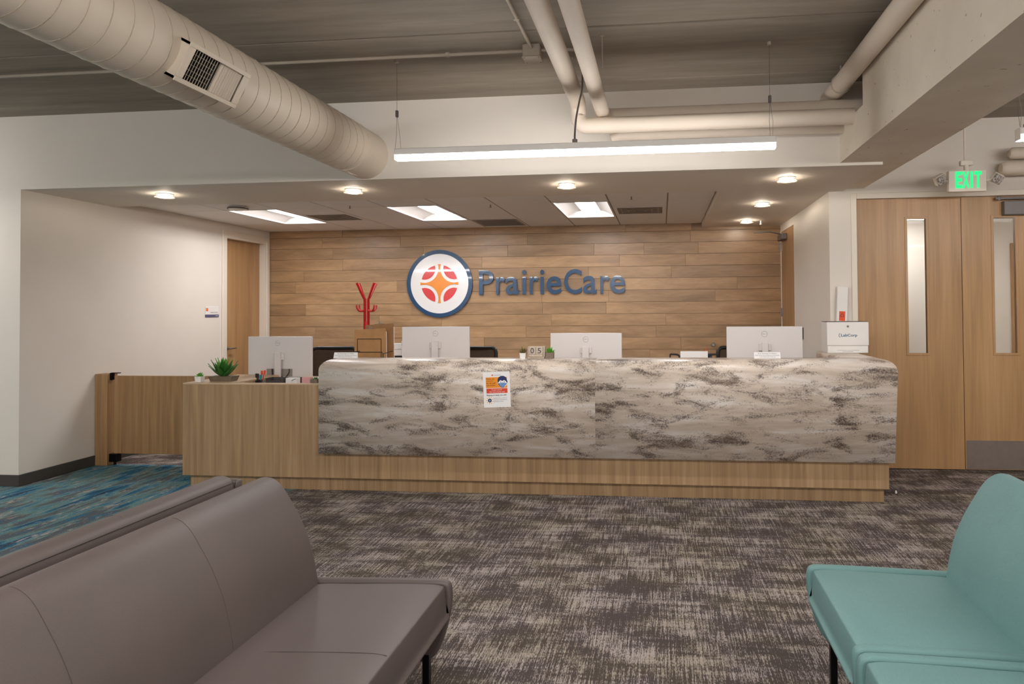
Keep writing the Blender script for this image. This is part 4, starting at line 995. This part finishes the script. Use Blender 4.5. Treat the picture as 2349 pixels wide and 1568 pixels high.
# ------------------------------------------------------------------ sofas and chairs
BACK = [(-.005, .40), (-.008, .47), (-.032, .58), (-.066, .665), (-.105, .735), (-.145, .795), (-.185, .822), (-.225, .822), (-.25, .80), (-.255, .74), (-.245, .60), (-.235, .45), (-.235, .30), (-.12, .28), (-.03, .32)]
SEAT = [(.47, .435), (.455, .452), (.38, .456), (.15, .448), (-.03, .435), (-.03, .36), (.2, .335), (.465, .335), (.475, .36)]
RAIL = [(.452, .326), (.44, .333), (.40, .336), (.10, .336), (-.10, .336), (-.15, .30), (-.12, .24), (.0, .19), (.20, .186), (.34, .186), (.385, .205), (.42, .26)]
PANEL = [(.487, .40), (.484, .44), (.468, .458), (.42, .462), (.2, .458), (-.03, .452), (-.10, .46), (-.20, .45), (-.245, .40), (-.22, .28), (-.08, .20), (.0, .175), (.34, .17), (.415, .185), (.455, .25), (.48, .34)]
def seat_unit(name, label, cat, xj, ynear, yfar, flip, mat, cushions, group, backpanel=False):
    L = yfar - ynear; s = -1 if flip else 1
    t0 = thing(name, label, cat, (xj, ynear, 0), 0, group)
    F = lambda pts: [(s * x, z) for x, z in pts]
    pn = .035
    sp = smooth_closed(F(SEAT), 5); bp = smooth_closed(F(BACK), 5)
    st = MB().soft(sp, pn, L - pn, .014).build('seat', mat, t0)
    MB().soft(smooth_closed(F(RAIL), 4), pn, L - pn, .006, 2).build('seat_rail', mat, t0)
    bk = MB().soft(bp, pn - .005, L - pn + .005, .022, 5).build('backrest', mat, t0)
    # welted seams between the cushions
    dark = M['seamgrey'] if mat is M['greyleather'] else M['seamteal']
    for k in range(1, cushions):
        y = pn + (L - 2 * pn) * k / cushions
        top = [(x, y, z + .0003) for x, z in F([(.462, .449), (.45, .4535), (.38, .4565), (.15, .4485), (.03, .442)])]
        MB().tube(smooth_open(top, 6), .0009, 5).build('seam', dark, st)
        fr = [(x + s * .0004, y, z) for x, z in F([(-.006, .44), (-.008, .47), (-.032, .58), (-.066, .665), (-.105, .735), (-.145, .795), (-.185, .8225), (-.225, .8225)])]
        MB().tube(smooth_open(fr, 6), .0008, 5).build('seam', dark, bk)
    for x, z, yy2 in ((.466, .446, 0),):
        MB().tube([(s * x, pn + .012, z), (s * x, L - pn - .012, z)], .0016, 6).build('piping', dark, st)
    MB().tube([(s * -.2515, pn + .02, .80), (s * -.2515, L - pn - .02, .80)], .0016, 6).build('piping', dark, bk)
    pp = smooth_closed(F(PANEL), 5)
    for a in (0, L - pn): MB().soft(pp, a, a + pn, .010, 3).build('side_panel', mat, t0)
    if backpanel:
        for a in (0, L - pn): MB().soft(smooth_closed(F([(-.20, .42), (-.165, .6), (-.19, .78), (-.215, .803), (-.25, .805), (-.262, .78), (-.255, .6), (-.25, .42)]), 4), a, a + pn, .008, 2).build('back_end_panel', mat, t0)
    for x in (.395, -.12):
        for y in (pn / 2 + .01, L - pn / 2 - .01): MB().rbox(s * x - .0125, s * x + .0125, y - .0125, y + .0125, 0, .20, .002, 1).build('leg', M['blackmetal'], t0)
    return t0
M['seamgrey'] = plain('seam_grey', (74, 65, 62), .6, var=.05); M['seamteal'] = plain('seam_teal', (58, 92, 96), .6, var=.05)
seat_unit('sofa', 'grey leather armless sofa at the lower left, facing right', 'sofa', -1.245, .84, 2.425, False, M['greyleather'], 3, 'grey sofas back to back')
seat_unit('sofa', 'second grey leather sofa back to back behind the front one', 'sofa', -1.835, .84, 2.43, True, M['greyleather'], 3, 'grey sofas back to back', True)
seat_unit('lounge_chair', 'teal fabric armless chair at the right, facing left', 'chair', 1.022, 2.035, 2.69, True, M['tealfabric'], 1, 'teal lounge chairs in a row')
seat_unit('lounge_chair', 'nearest teal fabric chair, cut off by the bottom right corner', 'chair', 1.022, 1.365, 2.02, True, M['tealfabric'], 1, 'teal lounge chairs in a row')
